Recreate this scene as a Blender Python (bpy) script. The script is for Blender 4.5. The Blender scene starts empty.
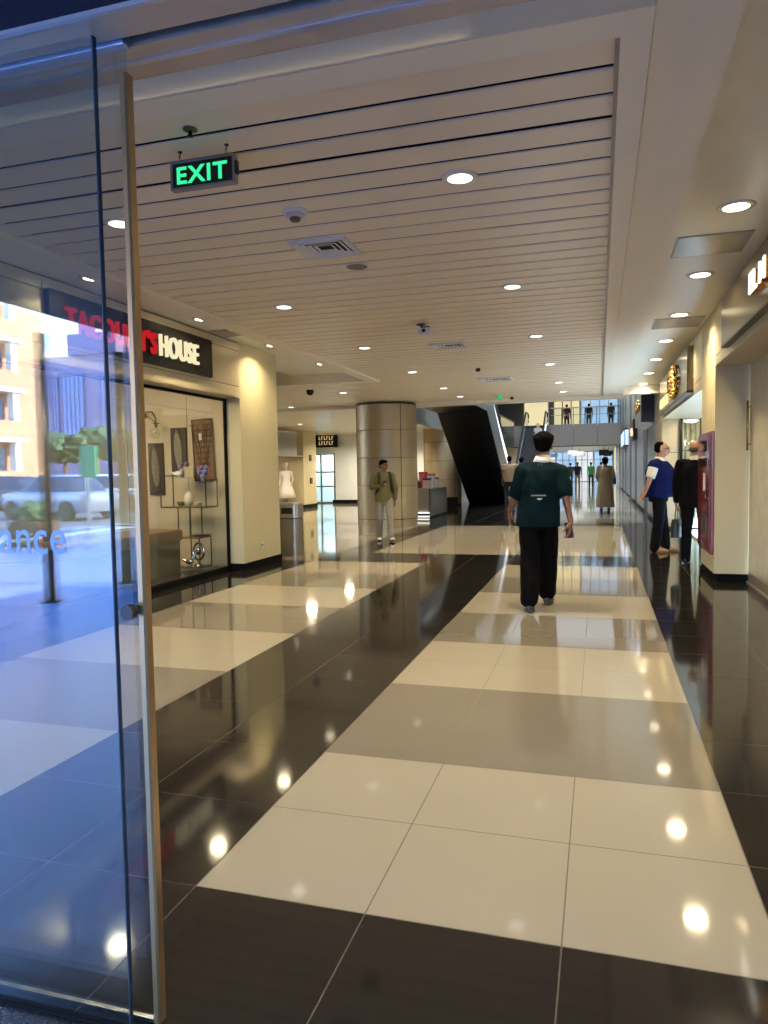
import bpy, bmesh, math, random
import numpy as np
from mathutils import Vector, Matrix, noise

random.seed(7)
sc = bpy.context.scene
COL = sc.collection

# ------------------------------------------------------------------ camera
F_PX, YAW, PITCH, ROLL, CAM_H = 722.95, 0.2903, 0.0567, -0.01765, 1.387
_cy, _sy, _cp, _sp = math.cos(YAW), math.sin(YAW), math.cos(PITCH), math.sin(PITCH)
_fwd = Vector((-_sy * _cp, _cy * _cp, -_sp))
_r0 = Vector((_cy, _sy, 0))
_u0 = _r0.cross(_fwd)
_rt = math.cos(ROLL) * _r0 + math.sin(ROLL) * _u0
_up = -math.sin(ROLL) * _r0 + math.cos(ROLL) * _u0
cam_d = bpy.data.cameras.new('camera')
cam = bpy.data.objects.new('camera', cam_d)
COL.objects.link(cam)
_m = Matrix((_rt, _up, -_fwd)).transposed().to_4x4()
_m.translation = Vector((0, 0, CAM_H))
cam.matrix_world = _m
cam_d.sensor_fit = 'VERTICAL'
cam_d.sensor_height = 36.0
cam_d.lens = F_PX / 1024 * 36.0
cam_d.clip_start = 0.05
cam_d.clip_end = 400
sc.camera = cam


def ray(px, py):
    return _fwd + _rt * ((px - 384) / F_PX) + _up * ((512 - py) / F_PX)


def atY(px, py, y):
    d = ray(px, py); return Vector((0, 0, CAM_H)) + d * (y / d.y)


def atX(px, py, x):
    d = ray(px, py); return Vector((0, 0, CAM_H)) + d * (x / d.x)


def atZ(px, py, z=0.0):
    d = ray(px, py); return Vector((0, 0, CAM_H)) + d * ((z - CAM_H) / d.z)


# ------------------------------------------------------------------ world, sun, exposure
SKY_STRENGTH = 1.5
SUN_STRENGTH = 17.0
PLANK_LAMP_W = 11.5
SOFFIT_LAMP_W = 13.0
w = bpy.data.worlds.new('world'); sc.world = w; w.use_nodes = True
nt = w.node_tree; nt.nodes.clear()
_o = nt.nodes.new('ShaderNodeOutputWorld'); _b = nt.nodes.new('ShaderNodeBackground')
_tc = nt.nodes.new('ShaderNodeTexCoord'); _sx = nt.nodes.new('ShaderNodeSeparateXYZ')
_rp = nt.nodes.new('ShaderNodeValToRGB')
_rp.color_ramp.elements[0].position = 0.0; _rp.color_ramp.elements[0].color = (2.3, 3.2, 4.5, 1)
_rp.color_ramp.elements[1].position = 0.55; _rp.color_ramp.elements[1].color = (0.42, 1.15, 3.3, 1)
nt.links.new(_tc.outputs['Generated'], _sx.inputs[0]); nt.links.new(_sx.outputs['Z'], _rp.inputs[0])
nt.links.new(_rp.outputs[0], _b.inputs[0]); _b.inputs[1].default_value = SKY_STRENGTH
nt.links.new(_b.outputs[0], _o.inputs[0])
sun_d = bpy.data.lights.new('sun', 'SUN'); sun_d.energy = SUN_STRENGTH; sun_d.angle = 0.01; sun_d.color = (1.0, 0.86, 0.68)
sun = bpy.data.objects.new('sun', sun_d); COL.objects.link(sun)
sun.rotation_euler = Vector((-0.85, 0.12, -0.62)).to_track_quat('-Z', 'Y').to_euler()
sc.view_settings.view_transform = 'Standard'
sc.view_settings.look = 'None'
sc.view_settings.gamma = 1.0
sc.view_settings.use_curve_mapping = False
sc.view_settings.exposure = 1.1
cy = sc.cycles
cy.use_denoising = True
cy.max_bounces = 10; cy.diffuse_bounces = 6; cy.glossy_bounces = 5; cy.transparent_max_bounces = 16
cy.transmission_bounces = 6
cy.caustics_reflective = False; cy.caustics_refractive = False
cy.sample_clamp_indirect = 4.0
cy.blur_glossy = 0.3


def area_lamp(name, loc, size, watts, color, direction=(0, 0, -1), spread=180, size_y=None, shape=None, parent=None):
    d = bpy.data.lights.new(name, 'AREA'); d.energy = watts; d.color = color
    d.shape = shape or ('RECTANGLE' if size_y else 'DISK'); d.size = size
    if size_y: d.size_y = size_y
    d.spread = math.radians(spread)
    o = bpy.data.objects.new(name, d); COL.objects.link(o)
    d.specular_factor = 0.0
    o.location = loc; o.rotation_euler = Vector(direction).to_track_quat('-Z', 'Y').to_euler()
    if parent: o.parent = parent
    return o


# ------------------------------------------------------------------ materials
def lin(r, g, b):
    f = lambda c: (c / 255 / 12.92) if c / 255 <= 0.04045 else ((c / 255 + 0.055) / 1.055) ** 2.4
    return (f(r), f(g), f(b), 1)


MATS = {}


def mat(name, col, rough=0.5, metal=0.0, var=0.06, scale=6.0, bump=0.0, bscale=40.0, spec=0.5, stretch=None, coat=0.0, rvar=0.0, sheen=0.0):
    if name in MATS: return MATS[name]
    m = bpy.data.materials.new(name); m.use_nodes = True
    n = m.node_tree; b = n.nodes['Principled BSDF']
    if len(col) == 3: col = lin(*col)
    tc = n.nodes.new('ShaderNodeTexCoord'); mp = n.nodes.new('ShaderNodeMapping')
    if stretch: mp.inputs['Scale'].default_value = stretch
    n.links.new(tc.outputs['Object'], mp.inputs[0])
    nz = n.nodes.new('ShaderNodeTexNoise'); nz.inputs['Scale'].default_value = scale; nz.inputs['Detail'].default_value = 4
    n.links.new(mp.outputs[0], nz.inputs[0])
    mx = n.nodes.new('ShaderNodeMix'); mx.data_type = 'RGBA'
    mx.inputs[6].default_value = tuple(max(0, c * (1 - var * 2)) for c in col[:3]) + (1,)
    mx.inputs[7].default_value = tuple(min(1, c * (1 + var * 2)) for c in col[:3]) + (1,)
    n.links.new(nz.outputs[0], mx.inputs[0]); n.links.new(mx.outputs[2], b.inputs['Base Color'])
    b.inputs['Roughness'].default_value = rough; b.inputs['Metallic'].default_value = metal
    b.inputs['Specular IOR Level'].default_value = spec
    if coat: b.inputs['Coat Weight'].default_value = coat; b.inputs['Coat Roughness'].default_value = 0.05
    if sheen: b.inputs['Sheen Weight'].default_value = sheen
    if rvar:
        mr = n.nodes.new('ShaderNodeMapRange'); mr.inputs[3].default_value = max(0.0, rough - rvar); mr.inputs[4].default_value = rough + rvar
        n.links.new(nz.outputs[0], mr.inputs[0]); n.links.new(mr.outputs[0], b.inputs['Roughness'])
    if bump:
        n2 = n.nodes.new('ShaderNodeTexNoise'); n2.inputs['Scale'].default_value = bscale; n2.inputs['Detail'].default_value = 3
        n.links.new(mp.outputs[0], n2.inputs[0])
        bp = n.nodes.new('ShaderNodeBump'); bp.inputs['Strength'].default_value = bump; bp.inputs['Distance'].default_value = 0.01
        n.links.new(n2.outputs[0], bp.inputs['Height']); n.links.new(bp.outputs[0], b.inputs['Normal'])
    MATS[name] = m
    return m


def emit(name, col, strength, var=0.0, scale=3.0):
    if name in MATS: return MATS[name]
    m = bpy.data.materials.new(name); m.use_nodes = True
    n = m.node_tree; n.nodes.clear()
    o = n.nodes.new('ShaderNodeOutputMaterial'); e = n.nodes.new('ShaderNodeEmission')
    if len(col) == 3: col = lin(*col)
    e.inputs[0].default_value = col; e.inputs[1].default_value = strength / 2.14
    if var:
        tc = n.nodes.new('ShaderNodeTexCoord'); nz = n.nodes.new('ShaderNodeTexNoise'); nz.inputs['Scale'].default_value = scale
        n.links.new(tc.outputs['Object'], nz.inputs[0])
        mx = n.nodes.new('ShaderNodeMix'); mx.data_type = 'RGBA'
        mx.inputs[6].default_value = tuple(max(0, c * (1 - var)) for c in col[:3]) + (1,)
        mx.inputs[7].default_value = tuple(c * (1 + var) for c in col[:3]) + (1,)
        n.links.new(nz.outputs[0], mx.inputs[0]); n.links.new(mx.outputs[2], e.inputs[0])
    n.links.new(e.outputs[0], o.inputs[0])
    MATS[name] = m
    return m


def glass(name, tint=(0.93, 0.96, 0.96), f0=0.045, rough=0.0):
    """thin architectural glass: clear, with a Schlick reflection on each face"""
    if name in MATS: return MATS[name]
    m = bpy.data.materials.new(name); m.use_nodes = True
    n = m.node_tree; n.nodes.clear(); L = n.links.new
    o = n.nodes.new('ShaderNodeOutputMaterial'); t = n.nodes.new('ShaderNodeBsdfTransparent'); g = n.nodes.new('ShaderNodeBsdfGlossy')
    t.inputs[0].default_value = tint + (1,); g.inputs['Roughness'].default_value = rough
    ge = n.nodes.new('ShaderNodeNewGeometry'); dp = n.nodes.new('ShaderNodeVectorMath'); dp.operation = 'DOT_PRODUCT'
    L(ge.outputs['Normal'], dp.inputs[0]); L(ge.outputs['Incoming'], dp.inputs[1])
    ab = n.nodes.new('ShaderNodeMath'); ab.operation = 'ABSOLUTE'; L(dp.outputs['Value'], ab.inputs[0])
    s1 = n.nodes.new('ShaderNodeMath'); s1.operation = 'SUBTRACT'; s1.inputs[0].default_value = 1; L(ab.outputs[0], s1.inputs[1])
    pw = n.nodes.new('ShaderNodeMath'); pw.operation = 'POWER'; pw.inputs[1].default_value = 5; L(s1.outputs[0], pw.inputs[0])
    ml = n.nodes.new('ShaderNodeMath'); ml.operation = 'MULTIPLY_ADD'; ml.inputs[1].default_value = 1 - f0; ml.inputs[2].default_value = f0
    L(pw.outputs[0], ml.inputs[0])
    mx = n.nodes.new('ShaderNodeMixShader'); L(ml.outputs[0], mx.inputs[0]); L(t.outputs[0], mx.inputs[1]); L(g.outputs[0], mx.inputs[2])
    L(mx.outputs[0], o.inputs[0])
    MATS[name] = m
    return m


TILE_W = mat('tile_white', lin(152, 143, 124), 0.055, var=0.02, scale=2.5, spec=0.5)
TILE_G = mat('tile_grey', lin(116, 108, 94), 0.06, var=0.03, scale=2.5, spec=0.5)
TILE_D = mat('tile_dark', (0.015, 0.013, 0.011, 1), 0.07, var=0.15, scale=3, spec=0.55)
GROUT = mat('grout', lin(92, 84, 72), 0.8)
PLANK = mat('plank_paint', lin(250, 230, 196), 0.36, var=0.02, scale=1.5, spec=0.5)
VOID = mat('black_void', (0.006, 0.006, 0.006, 1), 0.9)
BEAM = mat('beam_paint', lin(250, 238, 212), 0.45, var=0.02, scale=1.2)
SOFFIT = mat('soffit_paint', lin(246, 238, 212), 0.32, var=0.03, scale=1.0)
PLASTER = mat('pillar_plaster', lin(204, 192, 152), 0.6, var=0.04, scale=2.0, bump=0.04, bscale=30)
CLAD = mat('champagne_cladding', lin(180, 162, 128), 0.42, 0.4, var=0.05, scale=3, stretch=(1, 1, 8))
CLAD2 = mat('grey_cladding', lin(150, 146, 140), 0.28, 0.85, var=0.06, scale=3, stretch=(1, 1, 8))
FASCIA = mat('fascia_metal', lin(208, 194, 160), 0.34, 0.25, var=0.03, scale=2)
JOINT = mat('joint_black', (0.02, 0.018, 0.015, 1), 0.6)
BLACKBASE = mat('black_skirting', (0.005, 0.005, 0.005, 1), 0.75, spec=0.08)
STEEL = mat('brushed_steel', lin(180, 178, 172), 0.25, 1.0, var=0.05, stretch=(1, 1, 20))
BRONZE = mat('bronze_strip', lin(178, 150, 108), 0.32, 0.9, var=0.06)
DARKM = mat('dark_metal', lin(40, 36, 30), 0.3, 0.7)
GLASS = glass('clear_glass')
DOORGLASS = glass('door_glass', (0.90, 0.94, 0.95), 0.10)
CREAMW = mat('cream_wall', lin(206, 190, 160), 0.6, var=0.03)
WHITEP = mat('white_plastic', lin(225, 222, 215), 0.4)
BLACKP = mat('black_plastic', (0.01, 0.01, 0.011, 1), 0.35)
GOLD = mat('gold_metal', lin(214, 160, 70), 0.25, 1.0, var=0.1)


# ------------------------------------------------------------------ mesh helpers
class MB:
    """collects shapes for one mesh object"""
    def __init__(s, off=(0, 0, 0)):
        s.bm = bmesh.new(); s.off = Vector(off); s.mi = 0

    def _f(s, vs):
        try:
            f = s.bm.faces.new(vs); f.material_index = s.mi; return f
        except ValueError:
            return None

    def v(s, p): return s.bm.verts.new(Vector(p) - s.off)

    def box(s, x0, x1, y0, y1, z0, z1, bevel=0.0):
        if bevel > 0:
            b2 = bmesh.new()
            bmesh.ops.create_cube(b2, size=1.0)
            for q in b2.verts:
                q.co = Vector(((x0 + x1) / 2 + q.co.x * (x1 - x0), (y0 + y1) / 2 + q.co.y * (y1 - y0), (z0 + z1) / 2 + q.co.z * (z1 - z0)))
            bmesh.ops.bevel(b2, geom=b2.edges[:], offset=bevel, segments=2, affect='EDGES', profile=0.5)
            s.add(b2); b2.free(); return s
        P = [(x0, y0, z0), (x1, y0, z0), (x1, y1, z0), (x0, y1, z0), (x0, y0, z1), (x1, y0, z1), (x1, y1, z1), (x0, y1, z1)]
        vs = [s.v(p) for p in P]
        for f in ((3, 2, 1, 0), (4, 5, 6, 7), (0, 1, 5, 4), (1, 2, 6, 5), (2, 3, 7, 6), (3, 0, 4, 7)):
            s._f([vs[i] for i in f])
        return s

    def add(s, b2, M=None):
        mp = {}
        for q in b2.verts:
            mp[q] = s.v(M @ q.co if M else q.co)
        for f in b2.faces: s._f([mp[q] for q in f.verts])
        return s

    def addmesh(s, me, M=None):
        vs = [s.v(M @ q.co if M else q.co) for q in me.vertices]
        for p in me.polygons: s._f([vs[i] for i in p.vertices])
        return s

    def prism(s, pts, axis, a, b):
        """polygon pts (2-D) extruded along axis between a and b"""
        def P(p, t):
            return {'x': (t, p[0], p[1]), 'y': (p[0], t, p[1]), 'z': (p[0], p[1], t)}[axis]
        A = [s.v(P(p, a)) for p in pts]; B = [s.v(P(p, b)) for p in pts]
        n = len(pts)
        s._f(A[::-1]); s._f(B)
        for i in range(n): s._f([A[i], A[(i + 1) % n], B[(i + 1) % n], B[i]])
        return s

    def lathe(s, c, prof, n=24, axis='z'):
        """prof: list of (radius, height)"""
        rings = []
        for r, h in prof:
            ring = []
            for i in range(n):
                a = 2 * math.pi * i / n
                p = {'z': (r * math.cos(a), r * math.sin(a), h), 'y': (r * math.cos(a), h, r * math.sin(a)), 'x': (h, r * math.cos(a), r * math.sin(a))}[axis]
                ring.append(s.v(Vector(c) + Vector(p)))
            rings.append(ring)
        for k in range(len(rings) - 1):
            for i in range(n):
                s._f([rings[k][i], rings[k][(i + 1) % n], rings[k + 1][(i + 1) % n], rings[k + 1][i]])
        s._f(rings[0][::-1]); s._f(rings[-1])
        return s

    def tube(s, pts, r, n=8, closed=False):
        pts = [Vector(p) for p in pts]
        rr = r if isinstance(r, (list, tuple)) else [r] * len(pts)
        rings = []
        for i, p in enumerate(pts):
            if closed: d = pts[(i + 1) % len(pts)] - pts[i - 1]
            else: d = pts[min(i + 1, len(pts) - 1)] - pts[max(i - 1, 0)]
            d.normalize()
            a = d.cross(Vector((0, 0, 1)))
            if a.length < 1e-3: a = d.cross(Vector((1, 0, 0)))
            a.normalize(); b = d.cross(a)
            rings.append([s.v(p + rr[i] * (math.cos(2 * math.pi * k / n) * a + math.sin(2 * math.pi * k / n) * b)) for k in range(n)])
        m = len(rings)
        for k in range(m if closed else m - 1):
            R0, R1 = rings[k], rings[(k + 1) % m]
            for i in range(n): s._f([R0[i], R0[(i + 1) % n], R1[(i + 1) % n], R1[i]])
        if not closed: s._f(rings[0][::-1]); s._f(rings[-1])
        return s

    def ell(s, c, rx, ry, rz, M=None, n=16, m=10):
        c = Vector(c)
        rings = []
        top = s.v(c + (M @ Vector((0, 0, rz)) if M else Vector((0, 0, rz))))
        bot = s.v(c + (M @ Vector((0, 0, -rz)) if M else Vector((0, 0, -rz))))
        for j in range(1, m):
            t = math.pi * j / m
            ring = []
            for i in range(n):
                a = 2 * math.pi * i / n
                p = Vector((rx * math.sin(t) * math.cos(a), ry * math.sin(t) * math.sin(a), rz * math.cos(t)))
                ring.append(s.v(c + (M @ p if M else p)))
            rings.append(ring)
        for i in range(n):
            s._f([top, rings[0][i], rings[0][(i + 1) % n]])
            s._f([bot, rings[-1][(i + 1) % n], rings[-1][i]])
        for j in range(len(rings) - 1):
            for i in range(n): s._f([rings[j][i], rings[j + 1][i], rings[j + 1][(i + 1) % n], rings[j][(i + 1) % n]])
        return s

    def cap(s, a, b, ra, rb, n=12):
        """tapered capsule"""
        a = Vector(a); b = Vector(b); d = b - a; L = d.length
        if L < 1e-6: return s.ell(a, ra, ra, ra)
        d.normalize()
        x = d.cross(Vector((0.13, 0.27, 0.95))).normalized(); y = d.cross(x)
        prof = []
        for j in range(5):
            t = math.pi / 2 * j / 4; prof.append((a - d * ra * math.cos(t), max(ra * math.sin(t), 1e-4)))
        for j in range(5):
            t = math.pi / 2 * j / 4; prof.append((b + d * rb * math.sin(t), max(rb * math.cos(t), 1e-4)))
        rings = [[s.v(p + r * (math.cos(2 * math.pi * k / n) * x + math.sin(2 * math.pi * k / n) * y)) for k in range(n)] for p, r in prof]
        for k in range(len(rings) - 1):
            for i in range(n): s._f([rings[k][i], rings[k][(i + 1) % n], rings[k + 1][(i + 1) % n], rings[k + 1][i]])
        s._f(rings[0][::-1]); s._f(rings[-1])
        return s

    def loft(s, rings, n=28):
        """rings: (cx, cy, cz, rx, ry[, exponent])"""
        R = []
        for q in rings:
            e = q[5] if len(q) > 5 else 2.0
            ring = []
            for i in range(n):
                a = 2 * math.pi * i / n; c, si = math.cos(a), math.sin(a)
                ring.append(s.v((q[0] + q[3] * math.copysign(abs(c) ** (2 / e), c), q[1] + q[4] * math.copysign(abs(si) ** (2 / e), si), q[2])))
            R.append(ring)
        for k in range(len(R) - 1):
            for i in range(n): s._f([R[k][i], R[k][(i + 1) % n], R[k + 1][(i + 1) % n], R[k + 1][i]])
        s._f(R[0][::-1]); s._f(R[-1])
        return s

    def obj(s, name, m=None, parent=None, smooth=False, **props):
        bmesh.ops.recalc_face_normals(s.bm, faces=s.bm.faces[:])
        me = bpy.data.meshes.new(name); s.bm.to_mesh(me); s.bm.free()
        return link(name, me, m, parent, smooth, **props)


def link(name, me, m=None, parent=None, smooth=False, **props):
    o = bpy.data.objects.new(name, me); COL.objects.link(o)
    for mm in (m if isinstance(m, (list, tuple)) else [m] if m else []): me.materials.append(mm)
    if smooth:
        for p in me.polygons: p.use_smooth = True
        if smooth == 'auto':
            try: me.set_sharp_from_angle(angle=math.radians(35))
            except Exception: pass
    if parent: o.parent = parent
    for k, v in props.items(): o[k] = v
    return o


def thing(name, label, cat, loc=(0, 0, 0), group=None, rot=0.0):
    o = bpy.data.objects.new(name, None); COL.objects.link(o)
    o.empty_display_size = 0.1
    o.location = loc; o.rotation_euler = (0, 0, rot); o['label'] = label; o['category'] = cat
    if group: o['group'] = group
    return o


def tag(o, label, cat, group=None):
    o['label'] = label; o['category'] = cat
    if group: o['group'] = group
    return o


def struct(mb, name, m, label=None, smooth=False):
    o = mb.obj(name, m, smooth=smooth); o['kind'] = 'structure'
    if label: o['label'] = label
    return o


def text_mesh(body, size, extrude=0.01, offset=0.0, spacing=1.0, bevel=0.0, align='LEFT'):
    c = bpy.data.curves.new('letters', 'FONT'); c.body = body; c.size = size; c.extrude = extrude; c.offset = offset
    c.space_character = spacing; c.bevel_depth = bevel; c.align_x = align
    o = bpy.data.objects.new('letters', c); COL.objects.link(o)
    dg = bpy.context.evaluated_depsgraph_get()
    me = bpy.data.meshes.new_from_object(o.evaluated_get(dg))
    bpy.data.objects.remove(o); bpy.data.curves.remove(c)
    return me


def mesh_bounds(me):
    xs = [v.co for v in me.vertices]
    return (min(v.x for v in xs), max(v.x for v in xs), min(v.y for v in xs), max(v.y for v in xs))


def lettering(body, origin, xdir, ydir, width, height, depth, name, m, parent, off=(0, 0, 0), bold=0.0, spacing=1.0):
    """raised lettering fitted to width x height; origin is its lower left corner"""
    me = text_mesh(body, 1.0, 0.5, bold, spacing)
    a, b, c, d = mesh_bounds(me)
    xd, yd = Vector(xdir), Vector(ydir); zd = xd.cross(yd)
    mb = MB(off)
    vs = [mb.v(Vector(origin) + xd * ((v.co.x - a) / (b - a) * width) + yd * ((v.co.y - c) / (d - c) * height) + zd * ((v.co.z + 0.5) * depth)) for v in me.vertices]
    for p in me.polygons: mb._f([vs[i] for i in p.vertices])
    bpy.data.meshes.remove(me)
    return mb.obj(name, m, parent)


def ordinal(i):
    return ['first', 'second', 'third', 'fourth', 'fifth', 'sixth', 'seventh', 'eighth', 'ninth', 'tenth', 'eleventh', 'twelfth'][i]

# ------------------------------------------------------------------ floor
GX, GY, T = -1.307, 2.079, 0.6
mb = MB(); mb.bm.faces.ensure_lookup_table()
def tile_kind(i, k):
    if k < 0: return 2
    lightA = -4 <= i <= 2 if k >= 16 else 0 <= i <= 2
    if k < 14:
        if 0 <= i <= 2 or -5 <= i <= -3: return 0 if (k // 2) % 2 == 0 else 1
        return 2
    if k < 16: return 2 if i > -6 else 1
    if k < 26:
        if -4 <= i <= 2: return 0 if (k // 5) % 2 == 1 else 0
        if i <= -6: return 0 if (k // 2) % 2 == 0 else 1
        return 2
    if k < 28: return 2
    if 0 <= i <= 3: return 1 if (k // 2) % 3 else 0
    if i <= -8: return 1
    if k > 50: return 1
    return 2
g = 0.0024
for i in range(-30, 5):
    for k in range(-1, 122):
        x0, x1 = GX + i * T + g, GX + (i + 1) * T - g
        y0, y1 = GY + k * T + g, GY + (k + 1) * T - g
        mb.mi = tile_kind(i, k)
        mb._f([mb.v((x0, y0, 0)), mb.v((x1, y0, 0)), mb.v((x1, y1, 0)), mb.v((x0, y1, 0))])
mb.mi = 3
mb._f([mb.v((-20, 1.42, -0.0012)), mb.v((1.8, 1.42, -0.0012)), mb.v((1.8, 76, -0.0012)), mb.v((-20, 76, -0.0012))])
mb.box(-20, 1.8, 1.42, 76, -0.2, -0.1)
struct(mb, 'floor', [TILE_W, TILE_G, TILE_D, GROUT], 'polished floor of white, grey and black square tiles running down the mall')
SPECK = mat('speckled_granite', (0.02, 0.024, 0.03, 1), 0.25, var=0.45, scale=160)
mb = MB(); mb.box(-5.2, 1.9, 1.30, GY - T - 0.004, -0.1, 0.001)
struct(mb, 'threshold', SPECK, 'dark speckled granite threshold under the glass entrance doors')

# ------------------------------------------------------------------ ceilings
ZP = 3.08      # plank ceiling
ZS = 3.22      # shop-side soffits
mb = MB()
PITCHP = 0.2365
y = 3.075; n = 0
rnd = random.Random(3)
while y < 17.6:
    sag = rnd.choice([0, 0, 0, 0.001, 0.0015])
    gap = 0.031
    y0, y1 = y + gap / 2, y + PITCHP - gap / 2
    if n == 0: y1 += 0.0
    xa = -3.94 if y1 < 13.06 else -15.9
    dz = 0.0
    if n == 2: y1 -= 0.014
    # each plank: a shallow pan with turned-up edges
    pts = [(y0, ZP + 0.008), (y0, ZP + 0.003), (y0 + 0.003, ZP - sag), (y1 - 0.003, ZP - sag - dz), (y1, ZP + 0.003), (y1, ZP + 0.008)]
    mb.mi = 0
    mb.prism(pts, 'x', xa, 0.062)
    y += PITCHP; n += 1
mb.mi = 1
mb.box(-3.95, 0.2, 3.0, 17.7, ZP + 0.06, ZP + 0.10); mb.box(-16, -3.95, 13.0, 17.7, ZP + 0.06, ZP + 0.10)
YPE = y
struct(mb, 'ceiling', [PLANK, VOID], 'suspended ceiling of long beige metal planks with dark gaps')

def sbox(name, m, boxes, label=None, bevel=0.0):
    mb = MB()
    for b in boxes: mb.box(*b, bevel=bevel)
    return struct(mb, name, m, label)

LIP = mat('lip_metal', lin(150, 138, 122), 0.4, 0.3)
sbox('trim_1', LIP, [(0.060, 0.078, 2.98, YPE + 0.1, ZP - 0.035, ZP + 0.08)], 'thin metal lip along the edge of the plank ceiling')
# white rim round the planks and the beam beside it
sbox('trim_2', BEAM, [(0.078, 0.195, 2.90, 17.62, 3.04, 3.5), (-4.12, 0.078, 2.90, 3.035, 3.04, 3.5), (-4.12, 0.195, 2.872, 2.90, 3.04, 3.052)], 'white rim framing the entrance end and one side of the plank ceiling')
sbox('trim_3', BEAM, [(0.20, 0.515, 1.68, 17.62, 3.065, 3.6)], 'flat white beam between the plank ceiling and the shop soffit')
sbox('trim_4', BEAM, [(-4.12, -3.94, 3.035, 13.06, 3.045, 3.5), (-16, -4.12, 12.78, 13.06, 3.045, 3.5)], 'white rim round the soffit above the homeware shop')
sbox('trim_5', BEAM, [(-16, 0.6, YPE + 0.02, YPE + 0.5, 3.0, 3.55)], 'white edge beam closing the far end of the plank ceiling')
sbox('soffit_beside_clothes_shops', SOFFIT, [(0.515, 1.9, 1.68, 17.4, ZS, ZS + 0.1), (0.515, 1.9, 17.32, 17.62, 3.02, ZS)], 'cream soffit with recessed lamps along the clothes shops')
sbox('soffit_above_homeware_shop', SOFFIT, [(-5.6, -4.1, 1.68, 12.9, ZS, ZS + 0.1)], 'cream soffit with recessed lamps above the homeware shop')
ENTR = mat('entrance_soffit_paint', lin(196, 196, 198), 0.6, var=0.02)
sbox('ceiling_at_entrance', ENTR, [(-5.6, 1.9, 1.66, 2.95, 3.45, 3.55)], 'white recessed ceiling strip just inside the entrance')
area_lamp('rim_cove_strip', (-2.3, 2.885, 3.056), 3.6, 0.09, (1.0, 0.9, 0.68), (0, 0, 1), 170, 0.012)
# upper slab / closing roof over the low ceilings
sbox('roof', mat('roof_concrete', lin(120, 118, 114), 0.9), [(-16, 1.9, 1.4, 19.4, 3.65, 3.75), (-20, 1.9, 19.4, 76, 8.6, 8.8), (-20, -16, 1.4, 19.4, 3.65, 3.75), (-20.0, 1.9, 19.3, 19.4, 3.6, 8.7)], 'roof slab over the mall')

# ------------------------------------------------------------------ outer shell walls
SHELL = mat('shell_wall', lin(190, 180, 160), 0.7)
sbox('wall_outer_left', SHELL, [(-20.1, -20, 1.4, 76, 0, 8.7), (-20, -8.6, 1.4, 1.5, 0, 3.7)], 'outer side wall of the mall')
sbox('wall_outer_right', SHELL, [(3.4, 3.5, 1.4, 76, 0, 8.7), (1.95, 3.5, 1.4, 1.5, 0, 3.7), (1.9, 3.5, 18.2, 18.3, 0, 8.7), (1.6, 3.5, 1.4, 19, 3.3, 3.4)], 'outer side wall behind the clothes shops')
sbox('wall_far_end', SHELL, [(-20, 3.5, 76, 76.1, 0, 8.7)], 'far end wall of the mall')

# ------------------------------------------------------------------ entrance: header, glass leaves
HDRF = mat('header_face', lin(46, 50, 66), 0.25, 0.6)
HDRU = mat('header_metal', lin(186, 168, 144), 0.4, 0.45, var=0.1, scale=3)
STRIPE = mat('header_stripe', lin(176, 178, 186), 0.3, 0.6)
t = thing('door_header', 'metal automatic door header across the top of the entrance', 'door header', (-1.0, 1.5, 2.4))
off = t.location
mb = MB(off); mb.box(-5.2, 1.9, 1.395, 1.405, 2.402, 2.62); mb.obj('face_panel', HDRF, t)
mb = MB(off); mb.box(-5.2, 1.9, 1.39, 1.402, 2.392, 2.402); mb.obj('edge_bead', STRIPE, t)
mb = MB(off); mb.box(-5.2, 1.9, 1.405, 1.496, 2.40, 2.45); mb.box(-5.2, 1.9, 1.532, 1.585, 2.40, 2.45); mb.box(-5.2, 1.9, 1.597, 1.66, 2.40, 2.62)
mb.obj('soffit_panel', HDRU, t)
mb = MB(off); mb.box(-5.2, 1.9, 1.583, 1.599, 2.397, 2.44); mb.obj('track_stripe', STRIPE, t)
mb = MB(off); mb.box(-5.2, 1.9, 1.49, 1.54, 2.47, 2.60); mb.obj('door_slot', VOID, t)
mb = MB(off); mb.box(-5.2, 1.9, 1.41, 1.655, 2.60, 2.638); mb.obj('back_panel', VOID, t)
area_lamp('entrance_fill_lamp', (-1.8, 2.25, 2.75), 6.6, 0.9, (0.88, 0.94, 0.95), (0, 0.35, 1), 170, 0.15)  # added lamp hidden on the header, brightens entrance ceiling and rim face
sbox('wall_above_entrance', mat('facade_panel', lin(90, 92, 100), 0.5), [(-8.6, 3.5, 1.38, 1.66, 2.645, 9.0)], 'facade wall above the glass entrance')
sbox('wall_beside_entrance', mat('facade_panel', lin(90, 92, 100), 0.5), [(1.92, 3.6, 1.3, 1.66, 0, 2.64)], 'facade wall beside the glass entrance on the clothes shop side')
sbox('wall_beside_entrance_homeware', mat('facade_panel', lin(90, 92, 100), 0.5), [(-8.6, -5.22, 1.3, 1.66, 0, 2.64)], 'facade wall beside the glass entrance on the homeware side')

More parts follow.
